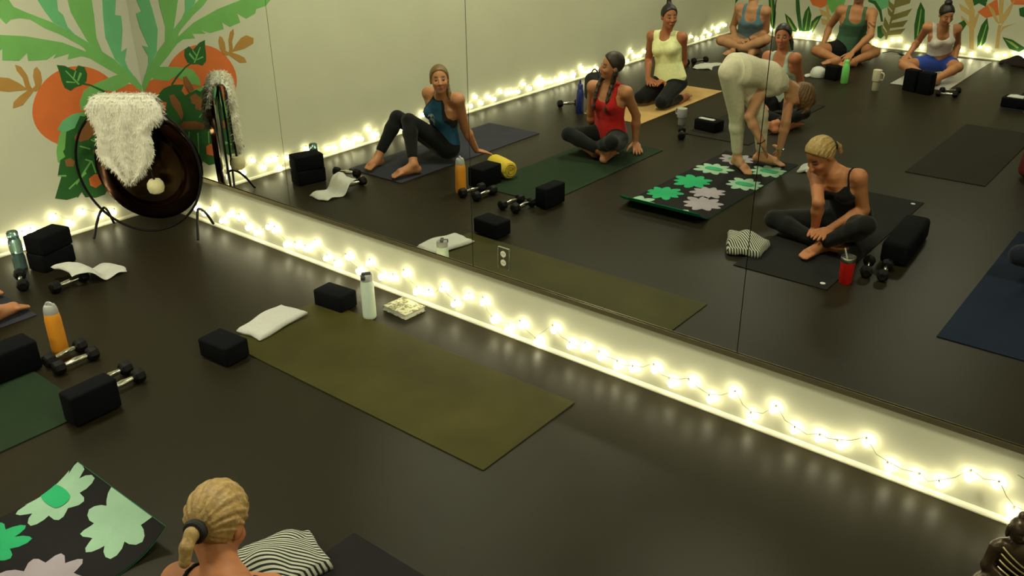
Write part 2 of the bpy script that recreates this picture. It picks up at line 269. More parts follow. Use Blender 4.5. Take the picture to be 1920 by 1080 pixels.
MURAL_BACK=[('painted_leaf', 'mural_dark', 2, [(-0.617, 0.493), (-0.513, 0.547), (-0.321, 0.514), (-0.339, 0.42), (-0.357, 0.324), (-0.421, 0.283), (-0.465, 0.315), (-0.548, 0.332)]), ('painted_leaf', 'mural_dark', 2, [(-0.206, 0.43), (-0.194, 0.57), (-0.012, 0.582), (0.041, 0.449), (0.007, 0.4), (-0.095, 0.373), (-0.189, 0.385)]), ('painted_stem', 'mural_dark', 2, [(-0.148, 0.376), (-0.122, 0.378), (-0.092, 0.135), (-0.121, 0.132)]), ('painted_trunk', 'mural_lime', 1, [(-0.308, 0.375), (-0.161, 0.375), (-0.143, 0.059), (-0.29, 0.045)]), ('painted_leaf', 'mural_dark', 2, [(-0.394, 0.203), (-0.337, 0.112), (-0.343, 0.028), (-0.376, 0.061)]), ('painted_leaf', 'mural_dark', 2, [(0.479, 0.617), (0.553, 0.622), (0.632, 0.314), (0.64, 0.109), (0.6, 0.087), (0.539, 0.26)]), ('painted_leaf', 'mural_lime', 3, [(0.516, 0.575), (0.533, 0.576), (0.609, 0.152), (0.595, 0.151)]), ('painted_leaf', 'mural_dark', 2, [(0.761, 0.325), (0.854, 0.266), (0.969, 0.129), (0.955, 0.09), (0.863, 0.103), (0.799, 0.215)]), ('painted_leaf', 'mural_dark', 2, [(0.873, 0.645), (0.92, 0.648), (0.994, 0.3), (1.048, 0.114), (0.996, 0.109), (0.916, 0.383)]), ('painted_leaf', 'mural_dark', 2, [(1.093, 0.453), (1.144, 0.336), (1.142, 0.124), (1.044, 0.107), (1.029, 0.259), (1.045, 0.371)]), ('painted_leaf', 'mural_dark', 2, [(1.294, 0.353), (1.242, 0.222), (1.192, 0.106), (1.141, 0.101), (1.156, 0.248), (1.217, 0.32)]), ('painted_leaf', 'mural_lime', 3, [(0.803, 0.284), (0.934, 0.115), (0.898, 0.111), (0.824, 0.218)]), ('painted_leaf', 'mural_lime', 3, [(1.089, 0.397), (1.099, 0.376), (1.094, 0.13), (1.075, 0.128)]), ('painted_leaf', 'mural_lime', 3, [(1.255, 0.301), (1.195, 0.14), (1.166, 0.126), (1.193, 0.24)]), ('painted_sun', 'mural_orange', 1, [(1.08, 0.55), (1.088, 0.66), (1.318, 0.676), (1.357, 0.485), (1.259, 0.438), (1.138, 0.467)]), ('painted_leaf', 'mural_green', 1, [(1.324, 0.633), (1.593, 0.653), (1.57, 0.502), (1.429, 0.382), (1.334, 0.483)]), ('painted_leaf', 'mural_sand', 1, [(1.237, 0.431), (1.383, 0.378), (1.437, 0.328), (1.285, 0.337)]), ('painted_leaf', 'mural_sand', 1, [(1.278, 0.303), (1.396, 0.292), (1.439, 0.23), (1.313, 0.218)]), ('painted_leaf', 'mural_sand', 1, [(1.322, 0.482), (1.363, 0.485), (1.465, 0.055), (1.43, 0.052)]), ('painted_leaf', 'mural_teal', 1, [(1.904, 0.634), (2.158, 0.653), (2.158, 0.528), (2.059, 0.478), (1.981, 0.556)]), ('painted_leaf', 'mural_dark', 2, [(1.877, 0.6), (1.976, 0.587), (2.069, 0.479), (2.115, 0.335), (2.087, 0.332), (2.041, 0.455), (1.962, 0.544), (1.882, 0.569)]), ('painted_stem', 'mural_olive', 2, [(2.172, 0.116), (2.196, 0.3), (2.221, 0.657), (2.252, 0.66), (2.221, 0.302), (2.199, 0.113)]), ('painted_leaf', 'mural_olive', 2, [(2.137, 0.526), (2.207, 0.459), (2.224, 0.387), (2.163, 0.434)]), ('painted_leaf', 'mural_olive', 2, [(2.227, 0.617), (2.422, 0.693), (2.41, 0.59), (2.224, 0.513)]), ('painted_leaf', 'mural_olive', 2, [(2.217, 0.428), (2.451, 0.531), (2.405, 0.434), (2.218, 0.355)]), ('painted_leaf', 'mural_olive', 2, [(2.209, 0.322), (2.424, 0.384), (2.377, 0.296), (2.207, 0.259)]), ('painted_leaf', 'mural_olive', 2, [(2.203, 0.226), (2.411, 0.278), (2.362, 0.199), (2.2, 0.168)]), ('painted_leaf', 'mural_olive', 2, [(2.125, 0.399), (2.196, 0.3), (2.188, 0.214), (2.121, 0.293)]), ('painted_leaf', 'mural_olive', 2, [(2.094, 0.291), (2.188, 0.193), (2.179, 0.139), (2.116, 0.207)]), ('painted_leaf', 'mural_olive', 2, [(2.133, 0.609), (2.217, 0.554), (2.22, 0.471), (2.158, 0.528)]), ('painted_leaf', 'mural_dark', 1, [(2.05, 0.265), (2.111, 0.292), (2.163, 0.169), (2.118, 0.117), (2.071, 0.138)]), ('painted_leaf', 'mural_dark', 2, [(2.538, 0.62), (2.606, 0.524), (2.633, 0.341), (2.597, 0.17), (2.543, 0.144), (2.511, 0.329), (2.515, 0.516)]), ('painted_leaf', 'mural_lime', 3, [(2.556, 0.54), (2.568, 0.52), (2.581, 0.2), (2.563, 0.198)]), ('painted_leaf', 'mural_dark', 2, [(3.004, 0.375), (3.089, 0.444), (3.131, 0.397), (3.088, 0.298)]), ('painted_trunk', 'mural_sand', 1, [(3.123, 0.567), (3.19, 0.572), (3.269, 0.096), (3.216, 0.107)]), ('painted_leaf', 'mural_sand', 1, [(2.994, 0.636), (3.165, 0.55), (3.158, 0.49), (3.028, 0.559)]), ('painted_leaf', 'mural_sand', 1, [(3.255, 0.578), (3.232, 0.356), (3.194, 0.353), (3.199, 0.473)]), ('painted_leaf', 'mural_sand', 1, [(3.044, 0.679), (3.131, 0.725), (3.18, 0.571), (3.133, 0.567)]), ('painted_leaf', 'mural_sand', 1, [(3.039, 0.499), (3.173, 0.411), (3.184, 0.352), (3.074, 0.422)]), ('painted_leaf', 'mural_dark', 2, [(3.347, 0.496), (3.388, 0.371), (3.385, 0.21), (3.343, 0.135), (3.303, 0.141), (3.28, 0.26), (3.299, 0.403)]), ('painted_leaf', 'mural_lime', 3, [(3.352, 0.427), (3.361, 0.408), (3.342, 0.161), (3.325, 0.167)]), ('painted_leaf', 'mural_dark', 2, [(3.118, 0.744), (3.314, 0.758), (3.304, 0.621), (3.221, 0.654), (3.171, 0.62)]), ('painted_sun', 'mural_orange', 1, [(3.222, 0.551), (3.318, 0.642), (3.413, 0.727), (3.471, 0.537), (3.33, 0.489)]), ('painted_trunk', 'mural_sand', 1, [(3.504, 0.142), (3.485, 0.42), (3.522, 0.423), (3.547, 0.143)]), ('painted_leaf', 'mural_sand', 2, [(3.292, 0.679), (3.404, 0.59), (3.503, 0.422), (3.45, 0.456)]), ('painted_leaf', 'mural_sand', 2, [(3.612, 0.742), (3.58, 0.546), (3.524, 0.414), (3.507, 0.54)]), ('painted_leaf', 'mural_sand', 2, [(3.428, 0.747), (3.482, 0.752), (3.527, 0.444), (3.49, 0.44)]), ('painted_leaf', 'mural_sand', 2, [(3.672, 0.457), (3.557, 0.387), (3.532, 0.325), (3.535, 0.405)]), ('painted_leaf', 'mural_dark', 2, [(3.56, 0.284), (3.675, 0.264), (3.84, 0.179), (3.778, 0.128), (3.661, 0.155)]), ('painted_leaf', 'mural_lime', 3, [(3.592, 0.262), (3.681, 0.237), (3.767, 0.181), (3.751, 0.165), (3.668, 0.21)]), ('painted_sun', 'mural_orange', 1, [(3.537, 0.756), (3.768, 0.773), (3.788, 0.679), (3.591, 0.667)]), ('painted_leaf', 'mural_dark', 2, [(3.672, 0.631), (3.788, 0.679), (3.824, 0.51), (3.699, 0.547)])]
POSES={'blue': {'head': (1.027, 1.931, 0.727), 'neck': (0.965, 2.006, 0.563), 'shA': (1.122, 2.036, 0.559), 'shB': (0.8, 2.033, 0.565), 'elA': (1.085, 2.148, 0.302), 'wrA': (1.102, 2.266, 0.08), 'haA': (1.156, 2.408, 0.028), 'elB': (0.729, 2.146, 0.312), 'wrB': (0.679, 2.249, 0.087), 'haB': (0.594, 2.364, 0.019), 'pel': (0.876, 2.109, 0.117), 'hipA': (0.958, 2.072, 0.121), 'hipB': (0.791, 2.132, 0.126), 'knA': (0.791, 1.798, 0.384), 'knB': (0.601, 1.853, 0.369), 'anA': (0.973, 1.643, 0.089), 'toA': (0.932, 1.467, 0.033), 'anB': (0.584, 1.608, 0.081), 'toB': (0.658, 1.441, 0.036)}, 'red': {'head': (1.927, 3.032, 0.764), 'neck': (1.885, 3.082, 0.587), 'shA': (2.046, 3.083, 0.548), 'shB': (1.727, 3.069, 0.556), 'elA': (2.05, 3.251, 0.321), 'wrA': (2.03, 3.291, 0.075), 'haA': (2.132, 3.182, 0.024), 'elB': (1.649, 3.159, 0.307), 'wrB': (1.634, 3.236, 0.081), 'haB': (1.572, 3.35, -0.001), 'pel': (1.869, 3.154, 0.119), 'hipA': (1.952, 3.123, 0.12), 'hipB': (1.782, 3.183, 0.12), 'knA': (2.127, 2.759, 0.215), 'knB': (1.665, 2.807, 0.194), 'anA': (1.83, 2.941, 0.064), 'toA': (1.664, 3.017, 0.033), 'anB': (2.014, 2.852, 0.08), 'toB': (1.992, 3.033, 0.037)}, 'yellow': {'head': (1.364, 4.934, 0.867), 'neck': (1.322, 4.968, 0.686), 'shA': (1.482, 5.007, 0.661), 'shB': (1.167, 4.953, 0.652), 'elA': (1.474, 5.092, 0.397), 'wrA': (1.361, 4.937, 0.24), 'haA': (1.318, 4.787, 0.205), 'elB': (1.099, 5.025, 0.395), 'wrB': (1.204, 4.856, 0.249), 'haB': (1.315, 4.748, 0.212), 'pel': (1.385, 4.999, 0.212), 'hipA': (1.467, 5.025, 0.21), 'hipB': (1.298, 5.037, 0.204), 'knA': (1.494, 4.646, 0.081), 'knB': (1.238, 4.662, 0.088), 'anA': (1.5, 5.032, 0.045), 'toA': (1.492, 5.225, 0.039), 'anB': (1.307, 5.044, 0.053), 'toB': (1.283, 5.235, 0.041)}, 'bend': {'head': (3.278, 3.677, 0.583), 'neck': (3.182, 3.547, 0.68), 'shA': (3.097, 3.411, 0.688), 'shB': (3.198, 3.699, 0.628), 'elA': (3.075, 3.228, 0.48), 'wrA': (3.19, 3.275, 0.266), 'haA': (3.19, 3.385, 0.15), 'elB': (3.251, 3.535, 0.398), 'wrB': (3.223, 3.55, 0.163), 'haB': (3.161, 3.647, 0.056), 'pel': (2.935, 3.184, 0.828), 'hipA': (2.95, 3.094, 0.827), 'hipB': (2.937, 3.275, 0.811), 'knA': (2.952, 3.27, 0.46), 'anA': (2.942, 3.38, 0.095), 'toA': (3.089, 3.284, 0.011), 'knB': (3.081, 3.424, 0.451), 'anB': (3.059, 3.577, 0.095), 'toB': (3.229, 3.604, 0.023)}, 'ltblue': {'head': (0.871, 7.94, 0.735), 'neck': (0.915, 7.838, 0.561), 'shA': (1.072, 7.896, 0.54), 'shB': (0.736, 7.853, 0.551), 'elA': (1.045, 8.038, 0.276), 'wrA': (0.892, 7.848, 0.169), 'haA': (0.854, 7.679, 0.169), 'elB': (0.617, 7.951, 0.29), 'wrB': (0.757, 7.746, 0.202), 'haB': (0.896, 7.651, 0.177), 'pel': (0.83, 8.071, 0.124), 'hipA': (0.896, 8.134, 0.122), 'hipB': (0.8, 7.979, 0.128), 'knA': (1.165, 7.793, 0.212), 'knB': (0.653, 7.566, 0.182), 'anA': (0.812, 7.655, 0.06), 'toA': (0.786, 7.454, 0.041), 'anB': (1.016, 7.747, 0.065), 'toB': (1.03, 7.946, 0.032)}, 'grey': {'head': (2.495, 5.103, 0.766), 'neck': (2.503, 5.123, 0.579), 'shA': (2.655, 5.086, 0.577), 'shB': (2.348, 5.15, 0.55), 'elA': (2.669, 5.223, 0.338), 'wrA': (2.705, 5.092, 0.147), 'haA': (2.8, 4.972, 0.138), 'elB': (2.384, 4.985, 0.337), 'wrB': (2.47, 4.842, 0.169), 'haB': (2.499, 4.69, 0.149), 'pel': (2.523, 5.207, 0.127), 'hipA': (2.607, 5.181, 0.133), 'hipB': (2.446, 5.175, 0.124), 'knA': (2.874, 4.883, 0.137), 'knB': (2.432, 4.771, 0.091), 'anA': (2.74, 4.544, 0.075), 'toA': (2.596, 4.649, 0.029), 'anB': (2.813, 4.728, 0.061), 'toB': (2.849, 4.9, 0.022)}, 'green': {'head': (2.1, 8.243, 0.805), 'neck': (2.098, 8.225, 0.597), 'shA': (2.273, 8.27, 0.567), 'shB': (1.915, 8.203, 0.581), 'elA': (2.361, 8.059, 0.347), 'wrA': (2.228, 7.885, 0.151), 'haA': (2.219, 7.712, 0.086), 'elB': (1.748, 8.341, 0.354), 'wrB': (1.765, 8.162, 0.169), 'haB': (1.772, 8.0, 0.132), 'pel': (2.02, 8.386, 0.113), 'hipA': (2.058, 8.479, 0.109), 'hipB': (1.963, 8.31, 0.115), 'knA': (2.396, 8.204, 0.126), 'knB': (1.786, 7.901, 0.126), 'anA': (2.269, 7.825, 0.055), 'toA': (2.212, 7.629, 0.046), 'anB': (2.133, 7.693, 0.089), 'toB': (2.038, 7.522, 0.062)}, 'white': {'head': (3.259, 7.701, 0.71), 'neck': (3.225, 7.789, 0.547), 'shA': (3.343, 7.91, 0.535), 'shB': (3.063, 7.78, 0.546), 'elA': (3.332, 8.112, 0.339), 'wrA': (3.378, 7.931, 0.192), 'haA': (3.439, 7.796, 0.156), 'elB': (2.947, 7.957, 0.357), 'wrB': (2.914, 7.761, 0.227), 'haB': (2.898, 7.622, 0.169), 'pel': (3.201, 7.985, 0.126), 'hipA': (3.254, 8.054, 0.122), 'hipB': (3.151, 7.909, 0.133), 'knA': (3.478, 7.714, 0.159), 'knB': (2.945, 7.546, 0.15), 'anA': (3.365, 7.372, 0.074), 'toA': (3.334, 7.193, 0.066), 'anB': (3.274, 7.371, 0.071), 'toB': (3.332, 7.548, 0.035)}, 'black': {'head': (4.036, 2.204, 0.614), 'neck': (4.122, 2.263, 0.487), 'shA': (4.277, 2.24, 0.52), 'shB': (3.973, 2.327, 0.446), 'elA': (4.315, 2.328, 0.254), 'wrA': (4.175, 2.171, 0.141), 'haA': (4.148, 2.021, 0.121), 'elB': (4.092, 2.125, 0.312), 'wrB': (4.07, 2.195, 0.098), 'haB': (4.127, 2.031, 0.12), 'pel': (4.216, 2.415, 0.09), 'hipA': (4.275, 2.341, 0.115), 'hipB': (4.133, 2.431, 0.094), 'knA': (4.441, 1.997, 0.279), 'knB': (3.777, 2.221, 0.098), 'anA': (4.158, 2.101, 0.054), 'toA': (4.126, 1.908, 0.026), 'anB': (4.152, 2.161, 0.029), 'toB': (4.301, 2.069, 0.071)}}

# ------------------------------------------------------------------ the room
def slab(name, lo, hi, mat, parent=None):
    return MB().box(lo, hi).build(name, mat, parent)
floor = struct(slab('floor', (-0.1, ROOM_Y-0.1, -0.1), (ROOM_X+0.1, 0.1, 0.0), 'floor_rubber'))
wall_left = struct(slab('wall_left', (-0.1, ROOM_Y-0.1, 0), (0, 0.108, ROOM_H), 'wall_paint'))
wall_mirror = struct(slab('wall_mirror_side', (0, 0.008, 0), (ROOM_X+0.1, 0.108, ROOM_H), 'wall_paint'))
wall_back = struct(slab('wall_back', (0, ROOM_Y-0.1, 0), (ROOM_X+0.1, ROOM_Y, ROOM_H), 'wall_paint'))
wall_right = struct(slab('wall_right', (ROOM_X, ROOM_Y, 0), (ROOM_X+0.1, 0.008, ROOM_H), 'wall_paint'))
ceiling = struct(slab('ceiling', (-0.1, ROOM_Y-0.1, ROOM_H), (ROOM_X+0.1, 0.108, ROOM_H+0.1), 'ceiling_paint'))

def baseboard(name, a, b, n):
    """small quarter-round trim between a and b along the foot of a wall, n points into the room"""
    prof = [(0, 0), (0.016, 0), (0.016, 0.006), (0.012, 0.014), (0.006, 0.019), (0, 0.021)]
    vs = []; fs = []
    for p in (a, b):
        for d, z in prof: vs.append((p[0]+n[0]*d, p[1]+n[1]*d, z))
    k = len(prof)
    for i in range(k): fs.append((i, (i+1) % k, (i+1) % k+k, i+k))
    fs += [tuple(range(k)), tuple(range(2*k-1, k-1, -1))]
    return struct(mesh_obj(name, vs, fs, 'trim_white'))
baseboard('baseboard_mirror_side', (0, 0.008), (ROOM_X, 0.008), (0, -1))
baseboard('baseboard_left', (0, 0.008), (0, ROOM_Y), (1, 0))
baseboard('baseboard_back', (0, ROOM_Y), (ROOM_X, ROOM_Y), (0, 1))

# mirror: four 60 inch glass panels in a shallow metal channel
PW = 1.524
pan_lab = ['tall wall mirror panel in the corner, reflecting the mural and the gong',
           'wall mirror panel reflecting the seated woman in the blue halter top',
           'wide wall mirror panel with the outlet, reflecting the red tank top and flowered mat',
           'wall mirror panel at right, reflecting the seated woman dressed in black']
for i in range(4):
    t = thing('mirror_panel', pan_lab[i], 'mirror', (PW*i, 0, 0.337), 0, 'mirror panels on the long wall')
    g = 0.0018
    w0, w1, h = (0.004 if i == 0 else g), PW-g, 1.86
    MB().add([(w0, 0, 0), (w1, 0, 0), (w1, 0, h), (w0, 0, h)], [(0, 1, 2, 3)]).build('mirror_glass', 'mirror_glass', t)
    MB().add([(w0, 0, 0), (w1, 0, 0), (w1, 0, h), (w0, 0, h), (w0, .006, 0), (w1, .006, 0), (w1, .006, h), (w0, .006, h)],
             [(0, 4, 5, 1), (1, 5, 6, 2), (2, 6, 7, 3), (3, 7, 4, 0), (4, 7, 6, 5)]).build('glass_edge', 'mirror_edge', t)
struct(MB().box((0, 0.0062, 0.335), (4*PW, 0.0079, 2.2)).build('trim_1', 'dark_backing'))
ch = MB().box((0.0, -0.008, 0.317), (4*PW+0.3, 0.0078, 0.3365)).box((0, -0.008, 0.3365), (4*PW+0.3, -0.0055, 0.343))
struct(ch.build('trim_2', 'channel_metal'))

# mirrored outlet plate with two sockets, let into the third panel
t = thing('wall_outlet', 'mirror-finish outlet plate with two white sockets set in the wall mirror', 'outlet', (3.262, 0, 0.447))
MB().rbox((0, -0.003, 0), (0.074, 0.006, 0.118), 0.002, 2).build('plate', 'steel', t)
for dz in (0.024, -0.024):
    s_ = MB().lathe([(0.0, -0.0055), (0.0165, -0.0055), (0.0172, -0.0075), (0.0, -0.0076)][::-1], 20, (0, 0, 0), 'Y')
    s_.v = [(x, y, z+dz) for x, y, z in s_.v]
    o = s_.build('socket', 'trim_white', t, fix=True)
    for dx in (-0.006, 0.006):
        MB().box((dx-0.001, -0.0085, dz-0.004), (dx+0.001, -0.0074, dz+0.005)).build('slot', 'dark_backing', o)
MB().lathe([(0, -0.0062), (0.003, -0.0062), (0.003, -0.0078), (0, -0.008)][::-1], 10, (0, 0, 0), 'Y').build('screw', 'chrome', t, fix=True)

# painted murals: each painted shape is a thin coat on the wall it belongs to
for ki, (nm, c, layer, poly) in enumerate(MURAL_LEFT):
    h = 0.0004*layer+0.00002*ki
    poly = [(min(y, -0.0005), max(z, 0.03)) for y, z in poly]
    MB().prism(poly, lambda u, v, t: (t, u, v), h).build(nm, c, wall_left, fix=True)
for ki, (nm, c, layer, poly) in enumerate(MURAL_BACK):
    h = 0.0006*layer+0.00002*ki
    poly = [(max(x, 0.001), max(z, 0.03)) for x, z in poly]
    MB().prism(poly, lambda u, v, t: (u, ROOM_Y+t, v), h).build(nm, c, wall_back, fix=True)

# ceiling lamps (out of the frame, they light the room)
for k, (x, y) in enumerate(LAMP_SPOTS):
    t = thing('ceiling_lamp', 'round flush ceiling lamp with a warm glow '+['above the slate mat near the gong', 'above the tan cork mat', 'above the corner of the two mural walls', 'above the empty olive mat', 'beyond the bronze statue by the right wall', 'above the far dark blue mat'][k], 'lamp', (x, y, ROOM_H), 0, 'ceiling lamps')
    MB().lathe([(0.0, 0), (0.27, 0), (0.28, -0.03), (0.25, -0.05), (0.25, -0.03), (0.0, -0.03)][::-1], 32).build('ring', 'lamp_ring', t, fix=True)
    MB().lathe([(0.0, -0.065), (0.15, -0.06), (0.248, -0.04), (0.248, -0.032), (0, -0.032)], 32).build('diffuser', 'lamp_glow', t, smooth=True, fix=True)

# string lights along three walls
def bulb_mesh():
    mb = MB().lathe([(0.0, -0.022), (0.008, -0.020), (0.0138, -0.012), (0.0155, -0.001), (0.0138, 0.009), (0.009, 0.015), (0.0, 0.017)], 10)
    o = mb.build('bulb', 'bulb', None, smooth=True, fix=True)
    me = o.data; bpy.data.objects.remove(o); return me
def socket_mesh():
    o = MB().lathe([(0.0, 0.014), (0.0045, 0.014), (0.0045, 0.026), (0.0022, 0.03), (0.0, 0.03)], 8).build('bulb_socket', 'cord', None, fix=True)
    me = o.data; bpy.data.objects.remove(o); return me
BM_, SM_ = bulb_mesh(), socket_mesh()
def strand(pts, label):
    t = thing('string_lights', label, 'string lights', (0, 0, 0), 0, 'string lights along the foot of the walls')
    rr = random.Random(len(pts)); path = []
    for i, p in enumerate(pts):
        e = (rr.uniform(-.5, .5), rr.uniform(-.5, .5))
        b = link('bulb', BM_, None, t, p); b.rotation_euler = (e[0], e[1], 0)
        s_ = link('bulb_socket', SM_, None, b)
        R = Matrix.Rotation(e[1], 3, 'Y') @ Matrix.Rotation(e[0], 3, 'X')
        top = Vector(p) + R @ Vector((0, 0, 0.03))
        if path:
            m = (path[-1] + top)*0.5; m.z = max(0.008, m.z - rr.uniform(0.005, 0.03)); path.append(m)
        path.append(top)
    MB().tube(path, 0.0016, 5).build('cord', 'cord', t)
strand([(x, -0.022, z) for x, z in BULBS_MIRROR_WALL], 'lit string of small warm bulbs along the strip below the wall mirror')
strand([(0.03, y, z) for y, z in BULBS_LEFT_WALL], 'lit string of small warm bulbs along the plain wall behind the gong')
strand([(x, ROOM_Y+0.03, z) for x, z in BULBS_BACK_WALL], 'lit string of small warm bulbs below the leafy mural seen in the mirror')

# ------------------------------------------------------------------ mats
def mat_colour(n, c, rough=0.85, noise=0.12, nscale=5, spec=0.12, coat=0.0):
    material(n, rgb(*c), rough, noise=noise, nscale=nscale, bump=0.2, bscale=350, spec=spec, coat=coat)
mat_colour('mat_olive', (60, 56, 19), rough=0.6, noise=0.3, nscale=2.5, spec=0.16)
mat_colour('mat_slate', (56, 56, 66)); mat_colour('mat_forest', (36, 50, 33)); mat_colour('mat_charcoal', (34, 32, 32)); mat_colour('mat_navy', (27, 35, 53))
mat_colour('mat_tan', (186, 150, 96)); mat_colour('mat_grey', (42, 39, 31)); mat_colour('mat_silver', (176, 172, 168), rough=0.3, spec=0.6)
mat_colour('print_mint', (154, 188, 160)); mat_colour('print_green', (50, 168, 110)); mat_colour('print_mauve', (166, 154, 164)); mat_colour('print_teal', (66, 160, 112)); mat_colour('mat_backing', (30, 168, 110))
material('logo_white', rgb(225, 222, 215), 0.6)
def yoga_mat(x0, x1, y0, y1, m, label, th=0.006):
    o = MB().rbox(((x0+x1)/2, (y0+y1)/2, th/2), (abs(x1-x0), abs(y1-y0), th), 0.0022, 2).build('yoga_mat', m)
    c = Vector(((x0+x1)/2, (y0+y1)/2, 0)); o.data.transform(Matrix.Translation(-c)); o.location = c
    return tag(o, label, 'yoga mat', 'yoga mats on the floor')
yoga_mat(2.145, 3.945, -0.981, -0.323, 'mat_olive', 'empty olive green yoga mat laid along the string-lit mirror wall')
yoga_mat(0.42, 1.03, -3.24, -1.44, 'mat_slate', 'slate blue yoga mat under the person in the teal halter top')
yoga_mat(1.555, 2.218, -3.45, -1.75, 'mat_forest', 'dark green yoga mat beside the paired dumbbells and upright black block')
m9 = yoga_mat(3.81, 4.405, -3.44, -1.575, 'mat_charcoal', 'black yoga mat with small white corner marks, under the blonde person')
for dx, dy in ((0.245, 0.86), (0.24, -0.86)):
    MB().lathe([(0, 0.0032), (0.016, 0.0032), (0.016, 0.0038), (0, 0.004)], 16, (dx, dy, 0.0025)).build('corner_mark', 'logo_white', m9, fix=True)
yoga_mat(5.075, 5.72, -3.25, -1.375, 'mat_navy', 'navy blue yoga mat at the right edge of the mirror')
yoga_mat(0.95, 1.61, -5.76, -4.08, 'mat_tan', 'tan cork yoga mat under the kneeling person')
yoga_mat(2.10, 2.74, -5.8, -4.035, 'mat_grey', 'dark grey yoga mat behind the folding person in cream')
yoga_mat(4.06, 4.66, -5.9, -4.10, 'mat_grey', 'empty dark mat beyond the blonde person, near the red bag')
yoga_mat(2.93, 3.53, -9.1, -7.2, 'mat_silver', 'glossy silver yoga mat reaching the string lights below the mural')
yoga_mat(4.2, 4.85, -8.6, -6.75, 'mat_navy', 'dark blue mat with a black block at its end, far right')

# flowered mat: its end near the mirror curls up from the floor, showing a green underside
FX0, FX1, FY0, FY1 = 2.665, 3.315, -3.75, -2.03
def fm(s, t, h=0.0):
    """s across (m from left edge), t along from the mirror end (m)"""
    c = max(0.0, 0.22-t)/0.22
    a = 1.3*c*c
    z = 0.085*c**2.0; y = FY1-t-0.012*c*c
    return (FX0+s, y-h*math.sin(a)*0.6, z+0.001+h*math.cos(a))
fmt = thing('flowered_yoga_mat', 'black yoga mat printed with big mint, green and mauve flowers, its end curling up', 'yoga mat', (0, 0, 0), 0, 'yoga mats on the floor')
ns, nt = 8, 60
def fsheet(h0, h1, name, m):
    mb = MB(); ts = [1.72*(j/nt)**1.5 for j in range(nt+1)]; vs = []
    for h in (h0, h1):
        for t in ts:
            for i in range(ns+1): vs.append(fm(0.65*i/ns, t, h))
    k = (nt+1)*(ns+1); fs = []
    for j in range(nt):
        for i in range(ns):
            a = j*(ns+1)+i; fs.append((a, a+1, a+ns+2, a+ns+1)); fs.append((k+a, k+a+ns+1, k+a+ns+2, k+a+1))
    for j in range(nt):
        for i in (0, ns):
            a = j*(ns+1)+i; fs.append((a, a+ns+1, k+a+ns+1, k+a))
    for i in range(ns):
        for j in (0, nt):
            a = j*(ns+1)+i; fs.append((a, k+a, k+a+1, a+1))
    return mb.add(vs, fs).build(name, m, fmt, smooth=True, fix=True)
fsheet(0.002, 0.0055, 'mat_top', 'mat_charcoal'); fsheet(0.0, 0.002, 'underside', 'mat_backing')
def flower(cx, cy, r, m, centre=None, seed=0, petals=9, rot=0.0):
    rr = random.Random(seed); out = []
    pet = [(rr.uniform(.88, 1.08), rr.uniform(-.07, .07)) for _ in range(petals)]
    for k in range(petals):
        for q in (-.5, -.36, -.18, 0, .18, .36):
            a = 2*math.pi*(k+q)/petals+rot+pet[k][1]*(1-abs(q)*2)
            rad = r*pet[k][0]*(1-.36*abs(2*q)**1.6) if q != -.5 else r*.64
            out.append((a, rad))
    rings = [0.0, .3, .6, .85, 1.0]; n = len(out); vs = []; fs = []
    def put(x, y, h): 
        s_ = min(max(x-FX0, 0), 0.65); t_ = min(max(FY1-y, 0), 1.72); return fm(s_, t_, h)
    for f in rings:
        for a, rad in out: vs.append(put(cx+f*rad*math.cos(a), cy+f*rad*math.sin(a), 0.0062))
    for j in range(len(rings)-1):
        for i in range(n): fs.append((j*n+i, (j+1)*n+i, (j+1)*n+(i+1) % n, j*n+(i+1) % n))
    MB().add(vs, fs).build('printed_flower', m, fmt)
    if centre:
        q = MB(); vs = []
        N = 8
        for i in range(N+1):
            for j in range(N+1):
                u, v = 2*i/N-1, 2*j/N-1
                vs.append(put(cx+u*.075*math.sqrt(1-.35*v*v), cy+v*.042*math.sqrt(1-.35*u*u), 0.0090))
        q.add(vs, [(i*(N+1)+j, (i+1)*(N+1)+j, (i+1)*(N+1)+j+1, i*(N+1)+j+1) for i in range(N) for j in range(N)])
        q.build('flower_centre', centre, fmt)
for k, (x, y, r, m, c) in enumerate([(2.85, -3.58, .16, 'print_mauve', 'print_teal'), (2.815, -3.235, .16, 'print_mint', 'print_teal'), (2.83, -2.85, .165, 'print_green', None), (2.79, -2.48, .155, 'print_green', None),
        (3.05, -2.69, .145, 'print_mauve', None), (3.14, -2.44, .165, 'print_mauve', None), (3.185, -3.03, .16, 'print_mint', 'print_teal'), (3.20, -3.44, .16, 'print_mint', 'print_teal'),
        (2.725, -2.175, .165, 'print_mint', 'print_green'), (3.095, -2.10, .175, 'print_mint', None)]):
    flower(x, y, r, m, c, seed=k+3, rot=.3*k)

# ------------------------------------------------------------------ foam blocks and bolsters
def block(c, d, label, rz=0.0, z0=0.0, name='foam_block', mat='foam_black', r=0.012, cat='yoga block'):
    o = MB().rbox((0, 0, d[2]/2), d, r, 3).build(name, mat, smooth=True)
    o.location = (c[0], c[1], z0); o.rotation_euler = (0, 0, rz)
    return tag(o, label, cat, 'black foam yoga blocks' if cat == 'yoga block' else None)
block((.405, -1.035), (.15, .235, .115), 'black foam block under another beside the teal bottle', math.radians(12))
block((.405, -1.03), (.15, .235, .115), 'black foam block on top of another beside the teal bottle', math.radians(17), .1152)
block((1.575, -1.82), (.15, .235, .155), 'black foam block on its side behind the orange bottle', 0.0, .0062)
block((2.252, -1.762), (.105, .228, .152), 'black foam block standing on its long edge beside the dark green mat', math.radians(2), .0062)
block((2.278, -1.068), (.215, .148, .105), 'black foam block lying on the near corner of the olive mat', math.radians(4), .0062)
block((2.272, -.318), (.215, .135, .100), 'black foam block lying beside the white bottle', math.radians(5))
